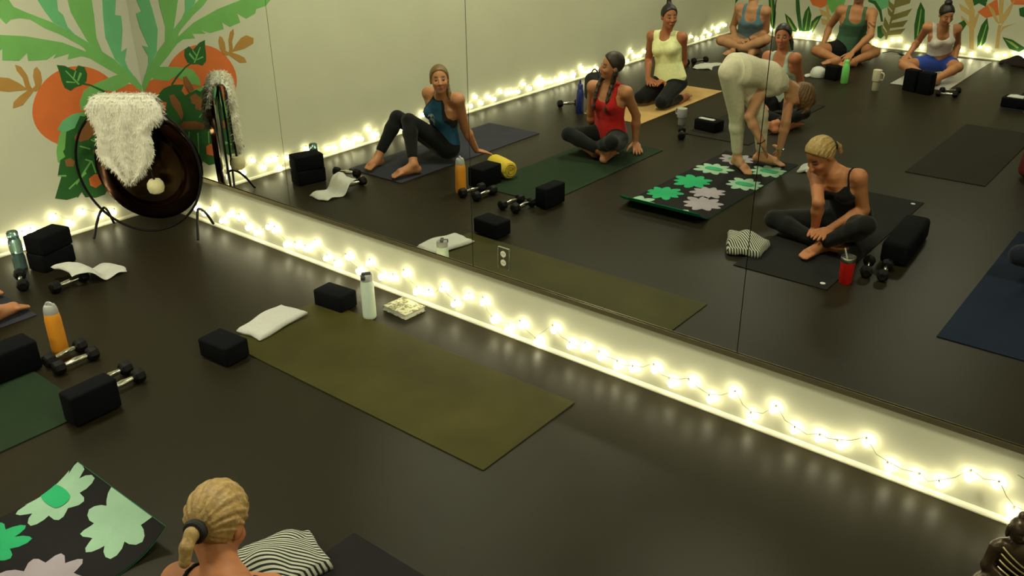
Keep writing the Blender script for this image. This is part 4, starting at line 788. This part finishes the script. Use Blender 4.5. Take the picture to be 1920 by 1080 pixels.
def net_obj(name, V, F, mat, parent=None, flip=True):
    if flip:
        V = V*np.array([1, -1, 1]); F = F[:, ::-1]
    me = bpy.data.meshes.new(name)
    me.vertices.add(len(V)); me.vertices.foreach_set('co', V.astype(np.float32).ravel())
    me.loops.add(len(F)*4); me.loops.foreach_set('vertex_index', F.astype(np.int32).ravel())
    me.polygons.add(len(F)); me.polygons.foreach_set('loop_start', (np.arange(len(F))*4).astype(np.int32))
    me.polygons.foreach_set('use_smooth', np.ones(len(F), bool))
    me.update(calc_edges=True); me.validate()
    return link(name, me, mat, parent)
def paint(o, cols):
    a = o.data.color_attributes.new('tint', 'FLOAT_COLOR', 'POINT')
    c = np.ones((len(o.data.vertices), 4), np.float32); c[:, :3] = cols
    a.data.foreach_set('color', c.ravel())

class Body:
    """Skeleton J (joint name -> point), seen in the mirror, so built in mirrored space and flipped when linked."""
    def __init__(s, J, face, sc=1.0, h=0.0065, bulge=0.03, bust=1.0, wide=1.0, head_up=None, hand_n=None, hk=1.0):
        s.J = J = {k: np.array(v, float)+np.array([0, 0, .005]) for k, v in J.items()}; s.sc = sc; s.h = h
        A, B = J['pel'], J['neck']; s.A, s.B = A, B; s.L = np.linalg.norm(B-A); s.ax = (B-A)/s.L
        la = nrm(J['hipA']-J['hipB']); lb = nrm(J['shA']-J['shB'])
        s.la = nrm(la-s.ax*(la@s.ax)); s.lb = nrm(lb-s.ax*(lb@s.ax))
        fr = np.cross(s.ax, nrm(s.la+s.lb))
        kd = (J['knA']+J['knB'])/2-A
        s.fs = 1.0 if fr@kd > 0 else -1.0
        s.front = fr*s.fs; s.bulge = bulge
        s.T = np.array([-.16, -.10, -.02, .10, .25, .42, .58, .72, .86, .95, 1.04])
        s.W = np.array([.03, .115, .158, .165, .145, .126, .132, .146, .138, .085, .045])*sc*wide
        s.D = np.array([.03, .09, .108, .110, .100, .088, .094, .104, .090, .065, .042])*sc*(0.5+0.5*wide)
        P = {k: [] for k in ('torso', 'bust', 'clav', 'neck', 'legs', 'feet', 'arms', 'hands', 'head', 'face')}
        def f(X, Y, Z):
            t, x, y = s.tc(X, Y, Z)
            w = np.interp(t, s.T, s.W); d = np.interp(t, s.T, s.D)
            q = np.sqrt((x/w)**2+(y/d)**2)
            return np.maximum((q-1)*np.minimum(w, d), np.maximum(-.16-t, t-1.04)*s.L).astype(np.float32)
        m = .24*sc*wide
        P['torso'].append((f, np.minimum(A, B)-m, np.maximum(A, B)+m, .02))
        if bust:
            for sg in (-1, 1):
                P['bust'].append((*ell(s.at(.70, sg*.066*sc, .072*sc), np.eye(3), (.052*sc*bust,)*3), .03))
        for a in 'AB':
            P['clav'].append((*cone(s.at(.96, 0, -.012), J['sh'+a], .046*sc, .05*sc*wide), .035))
            P['legs'].append((*cone(J['hip'+a], J['kn'+a], .088*sc*wide, .056*sc), .03))
            mid = J['kn'+a]*.72+J['an'+a]*.28
            P['legs'].append((*cone(J['kn'+a], mid, .054*sc, .054*sc), .015))
            s_ = J['an'+a]; P['legs'].append((*cone(mid, s_, .053*sc, .033*sc), .02))
            d = nrm(J['to'+a]-J['an'+a]); heel = J['an'+a]-d*.035*sc
            heel[2] = max(J['an'+a][2]-.045*sc, .028) if J['an'+a][2] < .14 else J['an'+a][2]-.03
            P['feet'].append((*cone(J['an'+a], heel, .033*sc, .03*sc), .02))
            ball = J['an'+a]*.3+J['to'+a]*.7
            P['feet'].append((*cone(heel, ball, .029*sc, .031*sc), .02))
            P['feet'].append((*cone(J['an'+a], ball, .03*sc, .024*sc), .02))
            side = np.cross(d, [0, 0, 1]); side = nrm(side)
            for i in range(5):
                q = ball+side*(i-2)*.0155*sc; e = J['to'+a]+side*(i-2)*.0135*sc+d*(.024-.006*abs(i-1))*sc
                P['feet'].append((*cone(q, e, .013*sc, .009*sc), .008))
            el, wr, sh = J['el'+a], J['wr'+a], J['sh'+a]
            P['arms'].append((*cone(sh, el, .047*sc*wide, .036*sc), .03))
            m2 = el*.7+wr*.3
            P['arms'].append((*cone(el, m2, .036*sc, .037*sc), .015)); P['arms'].append((*cone(m2, wr, .037*sc, .0245*sc), .02))
            s.hand(P['hands'], a, hand_n)
        # neck and head
        s.f = nrm(face); up = nrm(J['head']-J['neck'])*.6+np.array([0, 0, .4]) if head_up is None else np.array(head_up, float)
        s.u = nrm(up-s.f*(up@s.f)); s.r = np.cross(s.f, s.u); H = J['head']; s.H = H
        hs = .93*sc*hk; s.hs = hs
        P['neck'].append((*cone(J['neck']-s.ax*.01, H+(-s.f*.018-s.u*.05)*hs, .053*sc, .047*sc), .025))
        E = np.array([s.r, s.f, s.u])
        def el_(c, r, k, tag='face'): P[tag].append((*ell(s.hp(*c), E, np.array(r)*hs), k))
        el_((0, -.014, .026), (.073, .093, .090), .02, 'head')
        el_((0, .026, -.042), (.057, .064, .074), .03, 'head')
        el_((0, .064, -.094), (.024, .022, .020), .025)
        for sg in (-1, 1):
            el_((sg*.075, -.012, -.008), (.010, .020, .031), .008)
            el_((sg*.034, .060, -.028), (.024, .026, .022), .02)
            el_((sg*.031, .101, .004), (.017, .016, .011), -.012)
        P['face'].append((*cone(s.hp(0, .088, .008), s.hp(0, .107, -.030), .008*hs, .0125*hs), .010))
        el_((0, .093, -.032), (.019, .012, .009), .008)
        el_((0, .088, -.058), (.023, .013, .006), .006)
        el_((0, .086, -.069), (.021, .013, .007), .006)
        s.P = P
        allp = [q for v in P.values() for q in v]
        s.g = Grid(np.min([q[1] for q in allp], 0)-.06, np.max([q[2] for q in allp], 0)+.06, h)
    def tc(s, X, Y, Z):
        x, y, z = X-s.A[0], Y-s.A[1], Z-s.A[2]
        t = (x*s.ax[0]+y*s.ax[1]+z*s.ax[2])/s.L
        k = np.clip(t, 0, 1); l = [s.la[i]*(1-k)+s.lb[i]*k for i in range(3)]
        n = np.sqrt(l[0]**2+l[1]**2+l[2]**2); l = [q/n for q in l]
        fr = [s.fs*(s.ax[1]*l[2]-s.ax[2]*l[1]), s.fs*(s.ax[2]*l[0]-s.ax[0]*l[2]), s.fs*(s.ax[0]*l[1]-s.ax[1]*l[0])]
        b = 4*np.clip(t, 0, 1)*(1-np.clip(t, 0, 1))*s.bulge
        return t, x*l[0]+y*l[1]+z*l[2], x*fr[0]+y*fr[1]+z*fr[2]+b
    def at(s, t, lat, fr):
        k = min(max(t, 0), 1); l = nrm(s.la*(1-k)+s.lb*k); f = np.cross(s.ax, l)*s.fs
        return s.A+s.ax*s.L*t+l*lat+f*(fr-4*k*(1-k)*s.bulge)
    def hp(s, r, f, u):
        return s.H+(s.r*r+s.f*f+s.u*u)*s.hs
    def hand(s, out, a, hn):
        sc = s.sc; wr, ha = s.J['wr'+a], s.J['ha'+a]; d = nrm(ha-wr)
        n = np.array((hn or {}).get(a, (0, 0, -1)), float); n = n-d*(n@d)
        if np.linalg.norm(n) < .3: n = np.cross(d, nrm(s.la)); 
        n = nrm(n); lat = np.cross(d, n)
        if lat@(s.A+s.front*.3-ha) < 0: th = -1
        else: th = 1
        c = wr+d*.05*sc
        out.append((*ell(c, np.array([d, lat, n]), np.array([.058, .041, .0175])*sc), .014))
        for i, ln in enumerate((.066, .077, .073, .056)):
            o = (i-1.5)*.0205*sc*(-th)
            b = wr+d*.088*sc+lat*o; dd = nrm(d+lat*o*4)
            p = b
            for j, (fr, r0, r1) in enumerate(((.45, .0098, .0092), (.30, .0092, .0085), (.25, .0085, .0072))):
                dd = nrm(dd+n*(.16 if j else .05)); q = p+dd*ln*fr*sc
                out.append((*cone(p, q, r0*sc, r1*sc), .005)); p = q
        p = wr+d*.028*sc+lat*th*.03*sc; dd = nrm(d*.7+lat*th*.75+n*.2)
        for ln, r0, r1 in ((.04, .0135, .0115), (.03, .011, .0095), (.022, .0095, .008)):
            q = p+dd*ln*sc; out.append((*cone(p, q, r0*sc, r1*sc), .007)); p = q; dd = nrm(dd+d*.25)
    def get(s, *tags):
        return [q for t in tags for q in s.P[t]]
    def loc(s, V):
        d = (V-s.H)/s.hs
        return d@s.r, d@s.f, d@s.u
    def build(s, label, skin, lips=(0.36, 0.12, 0.09), brow=(0.05, 0.03, 0.02), group=None, extra=None):
        val = field(s.g, s.get('torso', 'bust', 'clav', 'legs', 'arms', 'neck', 'head', 'feet', 'hands', 'face'))
        V, F = nets(val, s.g); o = net_obj('person', V, F, 'skin')
        x, y, z = s.loc(V); c = np.tile(np.array(skin, float), (len(V), 1))
        near = (np.abs(x) < .09) & (y > .03) & (np.abs(z) < .12)
        def blend(w, col):
            w = np.clip(w, 0, 1)*near; c[:] = c*(1-w[:, None])+np.array(col)*w[:, None]
        blend(.45*np.exp(-((np.abs(x)-.045)**2+(z+.03)**2)/.0006), np.array(skin)*np.array([1.1, .72, .7]))
        blend(1.6*np.exp(-(x/.02)**4-((z+.063)/.0085)**2)*(y > .07), lips)
        blend(1.5*np.exp(-((np.abs(x)-.033)/.019)**4-((z-.026)/.0055)**2)*(y > .06), brow)
        blend(1.3*np.exp(-((np.abs(x)-.032)/.015)**4-((z-.005)/.0065)**2)*(y > .06), np.array(brow)*1.3)
        if extra: extra(s, V, c)
        paint(o, c); s.o = o
        tag(o, label, 'person', group)
        return o
    def cloth(s, name, tags, mat, off=.007, clip=None, prims=None, label=None, tint=None):
        g = s.g; val = field(g, s.get(*tags)+(prims or []), clip, off)
        V, F = nets(val, g)
        if len(V) == 0: return None
        o = net_obj(name, V, F, mat, s.o)
        if label: o['label'] = label
        if tint: paint(o, tint(s, V))
        return o
    def top(s, mat, t0=.12, cut='tank', name='tank_top', label=None, t1=None, tint=None):
        sc = s.sc
        def clip(X, Y, Z):
            t, x, y = s.tc(X, Y, Z); L = s.L; ax = np.abs(x)
            low = (t0-t)*L
            if cut == 'halter':
                wd = np.interp(t, [0, .70, 1.02, 1.2], [.2, .135*sc, .050*sc, .05*sc]); r = np.maximum(ax-wd, (t-1.04)*L)
            elif cut == 'high':
                r = np.maximum(ax-np.interp(t, [0, .78, .92, 1.2], [.25, .15*sc, .118*sc, .11*sc]), np.where(y > 0, (t-.885)*L-8*ax*ax, (t-1.0)*L))
                st = np.maximum(np.abs(ax-.085*sc)-.032*sc, (t-1.15)*L); r = np.minimum(r, np.maximum(st, -(t-.7)*L))
            else:
                d0, sw = {'tank': (.80, .018), 'cami': (.79, .0055), 'bra': (.82, .022)}[cut]
                body = np.maximum((t-np.where(y > 0, d0-.035, d0-.07))*L-7*np.minimum(ax, .08*sc)**2+2.5*np.maximum(0, ax-.10*sc), (ax-.155*sc*1.05))
                st = np.maximum(np.abs(ax-(.105 if cut == 'cami' else .083)*sc)-sw*sc, np.maximum((t-1.2)*L, (.7-t)*L)); r = np.minimum(body, st)
            return np.maximum(low, r).astype(np.float32)
        return s.cloth(name, ('torso', 'bust', 'clav'), mat, .0085, clip, label=label, tint=tint)
    def pants(s, mat, frac=.85, waist=.24, name='leggings', thigh=None, label=None, off=.0045):
        J = s.J; sc = s.sc; pr = list(s.P['torso'])
        for a in 'AB':
            i = 0 if a == 'A' else 3
            L = s.P['legs'][i:i+3]
            if thigh is not None:
                e = J['hip'+a]*(1-thigh)+J['kn'+a]*thigh
                pr.append((*cone(J['hip'+a], e, .092*sc, (.088+(.056-.088)*thigh+.008)*sc), .03))
            else:
                mid = J['kn'+a]*.72+J['an'+a]*.28; e = J['kn'+a]*(1-frac)+J['an'+a]*frac
                pr += [L[0], L[1], (*cone(mid, e, .053*sc, (.053-.02*(frac-.28)/.72+.001)*sc), .02)]
        def clip(X, Y, Z):
            t, x, y = s.tc(X, Y, Z); r = ((t-waist)*s.L).astype(np.float32)
            inb = np.maximum(r, 0)
            # only the trunk is cut at the waist; raised knees stay covered
            kd = None
            for a in 'AB':
                f, lo, hi = cone(J['hip'+a]*.92+J['kn'+a]*.08, J['kn'+a], .106*sc, .08*sc); q = f(X, Y, Z)
                f2, _, _ = cone(J['kn'+a], J['an'+a], .075*sc, .06*sc); q = np.minimum(q, f2(X, Y, Z))
                kd = q if kd is None else np.minimum(kd, q)
            return np.minimum(r, kd).astype(np.float32)
        return s.cloth(name, (), mat, off, clip, prims=pr, label=label)
    def hair(s, mat, prims=(), low=-.075, slope=.62, fwd=.016, off=.010, name='hair', cap=True, rib=0.0, label=None):
        g = Grid(s.hp(0, 0, 0)-.42, s.hp(0, 0, 0)+.42, s.h*.85); hs = s.hs
        E = np.array([s.r, s.f, s.u])
        f, lo, hi = ell(s.hp(0, -.016, .026), E, (np.array((.073, .093, .090))+off)*hs)
        def hf(X, Y, Z):
            d = f(X, Y, Z); x, y, z = X-s.H[0], Y-s.H[1], Z-s.H[2]
            r = (x*s.r[0]+y*s.r[1]+z*s.r[2])/hs; q = (x*s.f[0]+y*s.f[1]+z*s.f[2])/hs; w = (x*s.u[0]+y*s.u[1]+z*s.u[2])/hs
            if rib:
                an = np.arctan2(r, w+.03); d = d+rib*(np.sin(an*23+q*14+2*np.sin(q*30))+.7*np.sin(an*41-q*20))*hs
            cl = np.maximum((q-(fwd+slope*w))*hs*.85, -(w-low)*hs)
            return (-smin(-d, -cl, .014)).astype(np.float32)
        pr = ([(hf, lo-.02, hi+.02, .01)] if cap else [])+list(prims)
        V, F = nets(field(g, pr), g)
        o = net_obj(name, V, F, mat, s.o)
        if label: o['label'] = label
        return o
    def strand(s, pts, r0, r1, k=.012, wave=0.0):
        out = []; n = len(pts)
        for i in range(n-1):
            a = r0+(r1-r0)*i/(n-1)+(wave if i % 2 else 0); b = r0+(r1-r0)*(i+1)/(n-1)+(0 if i % 2 else wave)
            out.append((*cone(pts[i], pts[i+1], a, b), k))
        return out
    def eyes(s):
        for sg in (-1, 1):
            c = s.hp(sg*.031, .0762, .003)*np.array([1, -1, 1])
            f = s.f*np.array([1, -1, 1])
            e = MB().ball((0, 0, 0), 0.0112*s.hs, 12, 10).build('eye', 'eye_white', s.o, smooth=True); e.location = c
            p = c+f*.0095*s.hs
            i = MB().ball((0, 0, 0), .0062*s.hs, 10, 6).build('iris', 'eye_iris', e, smooth=True); i.location = f*.0062*s.hs

material('skin', rgb(190, 140, 110), 0.55, attr='tint', noise=0.05, nscale=25, spec=0.35)
material('eye_white', rgb(118, 98, 84), 0.5)
material('eye_iris', rgb(34, 26, 20), 0.4)
for n, c in dict(hair_darkblonde=(112, 86, 48), hair_blonde=(166, 134, 80), hair_strawberry=(112, 80, 44), hair_dark=(28, 19, 14), hair_brown=(44, 28, 20)).items():
    material(n, rgb(*c), 0.5, noise=0.35, nscale=70, bump=0.5, bscale=150)
for n, c in dict(cloth_black=(12, 11, 12), cloth_navy=(20, 22, 40), cloth_red=(186, 30, 25), cloth_yellow=(240, 238, 176), cloth_cream=(220, 210, 180), cloth_steelblue=(96, 132, 150),
                 cloth_mint=(176, 190, 172), cloth_green=(72, 110, 82), cloth_white=(216, 208, 196), cloth_blue=(46, 72, 160), cloth_tan=(126, 110, 92), cloth_blackgreen=(12, 15, 12)).items():
    material(n, rgb(*c), 0.85, noise=0.08, nscale=40, bump=0.15, bscale=200, sheen=0.1, spec=0.25)
material('cloth_halter', rgb(24, 70, 104), 0.8, attr='tint', noise=0.08, nscale=40, bump=0.15, bscale=200)
material('band_black', rgb(16, 15, 15), 0.6)
def lin(*c): return np.array(rgb(*c)[:3])
SK_FAIR, SK_MID, SK_TAN = lin(198, 144, 104), lin(188, 128, 88), lin(168, 104, 70)
def toward(b, *xyz): return nrm(np.array(xyz, float)-b)
CAMV = np.array([5.9755, -3.2784, 2.2936])

def ring_on(b, name, mat, a, c, t, r, parent, w=.006):
    """a band round the limb from a to c at fraction t (mirrored space)"""
    p = np.array(a)*(1-t)+np.array(c)*t; d = nrm(np.array(c)-np.array(a)); u = nrm(np.cross(d, [0.3, .5, .8])); v = np.cross(d, u)
    pts = [(p+u*r*math.cos(q)+v*r*math.sin(q))*np.array([1, -1, 1]) for q in np.linspace(0, 2*math.pi, 20, endpoint=False)]
    return MB().tube(pts, w, 6, closed=True).build(name, mat, parent, smooth=True)

# 1 blue halter top, leaning back on her hands
J = {k: np.array(v) for k, v in POSES['blue'].items()}
J['toB'] = J['toB']+np.array([-.03, .03, 0]); J['anB'] = J['anB']+np.array([-.01, .02, 0])
b = Body(J, toward(np.array(J['head']), 5.0, -2.0, 1.3), 1.0, .0062, bulge=.01)
b.build('person in a teal halter top and black leggings leaning back on one hand', SK_MID)
def halter_tint(s, V):
    t, x, y = s.tc(V[:, 0], V[:, 1], V[:, 2]); c = np.tile(lin(30, 84, 118), (len(V), 1))
    wd = np.interp(t, [0, .70, 1.02, 1.2], [.2, .135, .050, .05])
    c[(wd-np.abs(x) < .014) & (t > .5)] = lin(14, 14, 16); c[t > .99] = lin(14, 14, 16)
    w = lin(190, 205, 205)
    d = np.hypot(x-.0, (t-.66)*s.L); e = (y > .03)
    c[e & (np.hypot(x/1.25, (t-.63)*s.L) < .024)] = w
    c[e & (np.abs(d-.041) < .0045) & (t > .66)] = w*.8
    c[e & (np.abs(x) < .008) & (t > .50) & (t < .58)] = w*.8
    c[e & (np.hypot(x+.012, (t-.71)*s.L) < .012)] = w
    return c
b.top('cloth_halter', .04, 'halter', 'halter_top', tint=halter_tint)
b.pants('cloth_black', .80, .22)
b.hair('hair_darkblonde', b.strand([b.hp(-.03, -.09, .0), b.hp(-.06, -.075, -.06), b.hp(-.075, -.04, -.12), b.hp(-.075, -.02, -.17)], .026, .010))
b.eyes()

# 2 red tank, braids
J = dict(POSES['red'])
b = Body(J, nrm(np.array([-.62, -.75, -.03])), 1.0, .0062, bulge=-.01)
b.build('person in a red tank top with two dark braids on the dark green mat', SK_MID)
b.top('cloth_red', .06, 'tank')
b.pants('cloth_blackgreen', .72, .2)
nk = np.array(J['neck'])
sA, sB = np.array(J['shA']), np.array(J['shB']); fr = b.front
hp = b.hp
def braid(sg, sh):
    p0 = hp(sg*.07, -.02, -.03); p1 = nk*.62+sh*.38+fr*.05+np.array([0, 0, .05]); p2 = p1+fr*.05+np.array([0, 0, -.09]); p3 = p2+fr*.02+np.array([0, 0, -.12])
    P = []
    for a, c in ((p0, p1), (p1, p2), (p2, p3)):
        for i in range(4): P.append(a+(c-a)*i/4)
    P.append(p3); return b.strand(P, .019, .009, .006, .005)
sA_side = 1 if np.dot(b.r, sA-sB) > 0 else -1
b.hair('hair_brown', braid(sA_side, sA)+braid(-sA_side, sB), low=-.06, fwd=.012)
b.eyes()

# 3 pale yellow top, kneeling
J = dict(POSES['yellow'])
b = Body(J, toward(np.array(J['head']), 3.0, 3.6, .75), 1.04, .0075, bulge=.0)
b.build('person in a pale yellow sleeveless top kneeling on the tan mat', SK_TAN)
b.top('cloth_yellow', .0, 'high')
b.pants('cloth_black', .95, .14)
b.hair('hair_dark', [(*cone(b.hp(0, -.03, .11), b.hp(0, -.05, .155), .028, .022), .012), (*cone(b.hp(0, -.055, .155), b.hp(0, -.02, .175), .016, .01), .01)], low=-.05)
b.eyes()

# 4 beige outfit, folded forward
J = dict(POSES['bend'])
hd = np.array(J['head']); ne = np.array(J['neck'])
b = Body(J, nrm(np.array([-.25, -.35, -.6])), 1.0, .0062, bulge=.035, head_up=nrm(hd-ne+np.array([.02, .02, -.05])), hand_n={'A': (-.5, -.6, 0), 'B': (-.5, -.6, 0)})
b.build('person in a cream one-piece folding forward over the flowered mat', SK_FAIR)
b.top('cloth_cream', -.05, 'high', 'cream_bodysuit_top')
b.pants('cloth_cream', .84, .3, 'cream_leggings')
b.hair('hair_strawberry', [*b.strand([b.hp(.045, .0, .09), b.hp(.055, .06, .11), b.hp(.05, .10, .10)], .035, .010), *b.strand([b.hp(-.045, .0, .09), b.hp(-.055, .06, .11), b.hp(-.05, .10, .10)], .035, .010),
       *b.strand([b.hp(0, -.05, .09), b.hp(.01, -.03, .14), b.hp(.0, .02, .16)], .04, .008)], fwd=.045, low=-.075, off=.022, rib=.003)
b.eyes()
ring_on(b, 'bracelet', 'chrome', J['elB'], J['wrB'], .94, .03, b.o, .004)
ring_on(b, 'hair_band', 'band_black', J['elA'], J['wrA'], .90, .031, b.o, .004)

# 5 steel blue tank, cross-legged by the mural
J = dict(POSES['ltblue'])
b = Body(J, toward(np.array(J['head']), 2.2, 2.0, .8), 1.12, .008, bulge=.0, wide=1.12)
b.build('person in a steel blue tank top sitting cross-legged below the mural, hands clasped', SK_FAIR)
b.top('cloth_steelblue', .04, 'tank'); b.pants('cloth_tan', thigh=.42, waist=.14, name='shorts')
b.hair('hair_brown', low=-.05); b.eyes()
ring_on(b, 'ankle_band', 'band_black', J['knA'], J['anA'], .92, .043, b.o, .016)
ring_on(b, 'wrist_band', 'band_black', J['elA'], J['wrA'], .93, .031, b.o, .006)

# 6 mint grey tank behind the folded figure
J = dict(POSES['grey'])
b = Body(J, toward(np.array(J['head']), 3.4, 1.0, .35), 1.0, .0075, bulge=.0)
b.build('person in a pale grey tank top with dark parted hair, behind the folding figure', lin(184, 114, 80))
b.top('cloth_mint', .08, 'tank'); b.pants('cloth_black', .8, .22)
b.hair('hair_dark', b.strand([b.hp(-.06, -.05, -.02), b.hp(-.085, -.03, -.07), b.hp(-.10, .0, -.13)], .022, .012), low=-.06); b.eyes()

# 7 green tank, black shorts
J = dict(POSES['green'])
def tattoo(s, V, c):
    a, e = s.J['shA'], s.J['elA']; d = e-a; t = ((V-a)@d)/(d@d); r = np.linalg.norm(V-a-t[:, None]*d, axis=1)
    m = (t > .5) & (t < .78) & (r < .06) & (np.sin(V[:, 2]*160+V[:, 0]*90) > .1); c[m] = c[m]*.35
    x, y, z = s.loc(V); m = (z < -.06) & (y > .0) & (np.abs(x) < .07) & (z > -.13); c[m] = c[m]*.55
b = Body(J, toward(np.array(J['head']), 3.5, 1.5, .7), 1.12, .008, bulge=.0, bust=0, wide=1.1)
b.build('person in a dark green tank top and black shorts behind the light green bottle', SK_MID, extra=tattoo)
b.top('cloth_green', .02, 'tank'); b.pants('cloth_black', thigh=.5, waist=.16, name='shorts')
b.hair('hair_dark', low=-.05); b.eyes()

# 8 white bra top, blue shorts
J = dict(POSES['white'])
b = Body(J, nrm(np.array([.55, -.6, -.45])), 1.0, .0075, bulge=.015)
b.build('person in a white cropped top and blue shorts sitting on the silver mat', SK_MID)
b.top('cloth_white', .34, 'bra', 'cropped_top'); b.pants('cloth_blue', thigh=.5, waist=.24, name='shorts')
b.hair('hair_dark', [(*ell(b.hp(0, -.05, .13), np.eye(3), (.042, .042, .034)), .012)], low=-.06); b.eyes()

# 9 black camisole, blonde ponytail: near the camera and again in the mirror
J = {k: np.array(v) for k, v in POSES['black'].items()}
J['head'] = J['head']+np.array([-.01, .02, -.03]); J['neck'] = J['neck']+np.array([0, .012, -.015])
for k in ('shA', 'shB'): J[k] = J[k]+np.array([0, .015, -.022])
J['shA'] = J['shA']+np.array([-.01, .02, -.022])
b = Body(J, nrm(np.array([-.30, -.68, -.6])), 1.0, .0055, bulge=.05, head_up=(-.2, -.38, 1.0), hk=1.06)
b.build('person with a blonde ponytail in a black camisole sitting on the black mat', lin(180, 116, 76))
b.top('cloth_black', .12, 'cami', 'camisole'); b.pants('cloth_black', .86, .24)
pt = [b.hp(0, -.098, -.015), b.hp(0, -.128, -.03), b.hp(0, -.142, -.065), b.hp(.0, -.135, -.105)]
b.hair('hair_blonde', b.strand(pt, .021, .016, .01), low=-.055, rib=.002, off=.012, fwd=.010)
hc = b.hp(0, -.112, -.022); d_ = nrm(b.hp(0, -.128, -.03)-b.hp(0, -.098, -.015)); u_ = nrm(np.cross(d_, b.r))
for k, (rr, off) in enumerate(((.024, -.006), (.026, .004))):
    pts = [(hc+d_*off+b.r*rr*math.cos(q)+u_*rr*math.sin(q))*np.array([1, -1, 1]) for q in np.linspace(0, 2*math.pi, 24, endpoint=False)]
    MB().tube(pts, .010, 8, closed=True).build('hair_tie', 'band_black', b.o, smooth=True)
ring_on(b, 'wrist_band', 'band_black', J['elB'], J['wrB'], .95, .029, b.o, .005)

# 10 someone on the blue mat, only an edge of them shows in the mirror
src = {k: np.array(v) for k, v in POSES['ltblue'].items()}
a_ = math.radians(-8); R_ = np.array([[math.cos(a_), -math.sin(a_), 0], [math.sin(a_), math.cos(a_), 0], [0, 0, 1]])
J = {k: R_@((v-src['pel'])/1.06*np.array([1, 1, 1]))+np.array([5.47, 2.78, .125]) for k, v in src.items()}
for k in J: J[k][2] = max(J[k][2], .03)
b = Body(J, toward(np.array(J['head']), 5.2, -3, .6), 1.02, .009, bulge=.0)
b.build('person in dark leggings sitting on the navy mat at the right edge', SK_FAIR)
b.top('cloth_navy', .1, 'tank'); b.pants('cloth_navy', .85, .22); b.hair('hair_brown', low=-.05); b.eyes()

# ------------------------------------------------------------------ seated statue and plant at the near end of the mirror wall
material('statue_bronze', rgb(66, 52, 36), 0.32, metal=.55, noise=.4, nscale=18, bump=.3, bscale=60)
material('statue_gold', rgb(176, 160, 112), 0.4, metal=.5)
material('leaf_green', rgb(92, 112, 44), 0.45, noise=.25, nscale=20)
material('pot_clay', rgb(120, 84, 60), 0.7, noise=.1)
material('soil', rgb(40, 30, 22), 0.95, noise=.3, nscale=60)
g = Grid((-.17, -.15, -.02), (.17, .15, .36), .004)
E3 = np.eye(3)
bp = [(*ell((0, 0, .15), E3, (.068, .05, .075)), .02), (*cone((-.055, 0, .185), (.055, 0, .185), .034, .034), .02), (*cone((0, 0, .19), (0, 0, .245), .024, .022), .012)]
for sg in (-1, 1):
    bp += [(*cone((sg*.078, .0, .18), (sg*.098, .012, .11), .026, .022), .012), (*cone((sg*.098, .012, .11), (sg*.02, .07, .075), .022, .015), .012),
           (*cone((sg*.045, 0, .06), (sg*.125, .06, .045), .045, .034), .02), (*cone((sg*.125, .06, .045), (-sg*.03, .095, .045), .034, .022), .015)]
bp += [(*cone((-.03, .075, .07), (.03, .075, .07), .016, .016), .01)]
V, F = nets(field(g, bp), g); V = V*np.array([.8, .8, 1])
st = net_obj('statue', V, F, 'statue_bronze', None, False)
hp_ = [(*ell((0, .0, .268), E3, (.037, .041, .045)), .01), (*ell((0, .004, .246), E3, (.030, .034, .030)), .01), (*ell((0, -.006, .316), E3, (.017, .017, .017)), .01),
       (*cone((0, .040, .266), (0, .046, .256), .004, .007), .005), (*ell((0, .037, .243), E3, (.013, .007, .005)), .004)]
for sg in (-1, 1): hp_ += [(*ell((sg*.038, -.002, .255), E3, (.006, .012, .028)), .004), (*ell((sg*.015, .041, .268), E3, (.008, .006, .004)), -.004)]
V, F = nets(field(g, hp_), g); net_obj('head', V, F, 'statue_bronze', st, False)
MB().lathe([(0, 0), (.105, 0), (.112, .008), (.108, .02), (.098, .028), (0, .028)], 32, (0, .02, 0)).build('pedestal', 'statue_bronze', st, smooth=True, fix=True)
for k in range(4):
    pts = []
    for q in np.linspace(0, 1, 10):
        a = .05-.085*q; pts.append((a, math.sqrt(max(.0002, 1-(a/.058)**2))*.042+.003, .205-.05*k*.55-.075*q*(1-.1*k)))
    MB().tube(pts, .0032, 6).build('robe_fold', 'statue_gold', st, smooth=True)
st.location = (5.795, -.385, 0); st.rotation_euler = (0, 0, math.radians(-152))
tag(st, 'small dark bronze seated statue with a top knot at the right corner', 'statue')

t = thing('potted_plant', 'potted plant with narrow green leaves behind the bronze statue', 'plant', (5.98, -.22, 0))
MB().lathe([(0, 0), (.07, 0), (.095, .15), (.10, .155), (.10, .17), (.088, .17), (.086, .15), (0, .148)], 28).build('pot', 'pot_clay', t, smooth=True, fix=True)
MB().lathe([(0, .15), (.086, .15), (.05, .156), (0, .158)], 20).build('soil', 'soil', t, fix=True)
def blade(az, L, lean, w):
    vs = []; fs = []; n = 10
    for i in range(n+1):
        q = i/n; r = lean*L*q**1.5; z = .155+L*q*(1-.35*lean*q); ww = w*math.sin(math.pi*min(1, .12+.88*q)**.8)+.0008
        c = Vector((r*math.cos(az), r*math.sin(az), z)); sd = Vector((-math.sin(az), math.cos(az), 0))
        f = Vector((math.cos(az), math.sin(az), 0))*.12*ww
        vs += [c-sd*ww, c-f, c+sd*ww, c+Vector((0, 0, -.0015))]
    for i in range(n):
        a = i*4
        for k in range(4): fs.append((a+k, a+(k+1) % 4, a+4+(k+1) % 4, a+4+k))
    MB().add(vs, fs).build('leaf', 'leaf_green', t, smooth=True, fix=True)
for az, L, lean, w in [(math.radians(196), .34, .75, .013), (math.radians(230), .30, .8, .013), (math.radians(150), .32, .3, .014), (math.radians(280), .35, .6, .013), (math.radians(20), .36, .5, .014), (math.radians(70), .30, .3, .013), (math.radians(330), .33, .7, .013), (math.radians(250), .42, .3, .014)]:
    blade(az, L, lean, w)
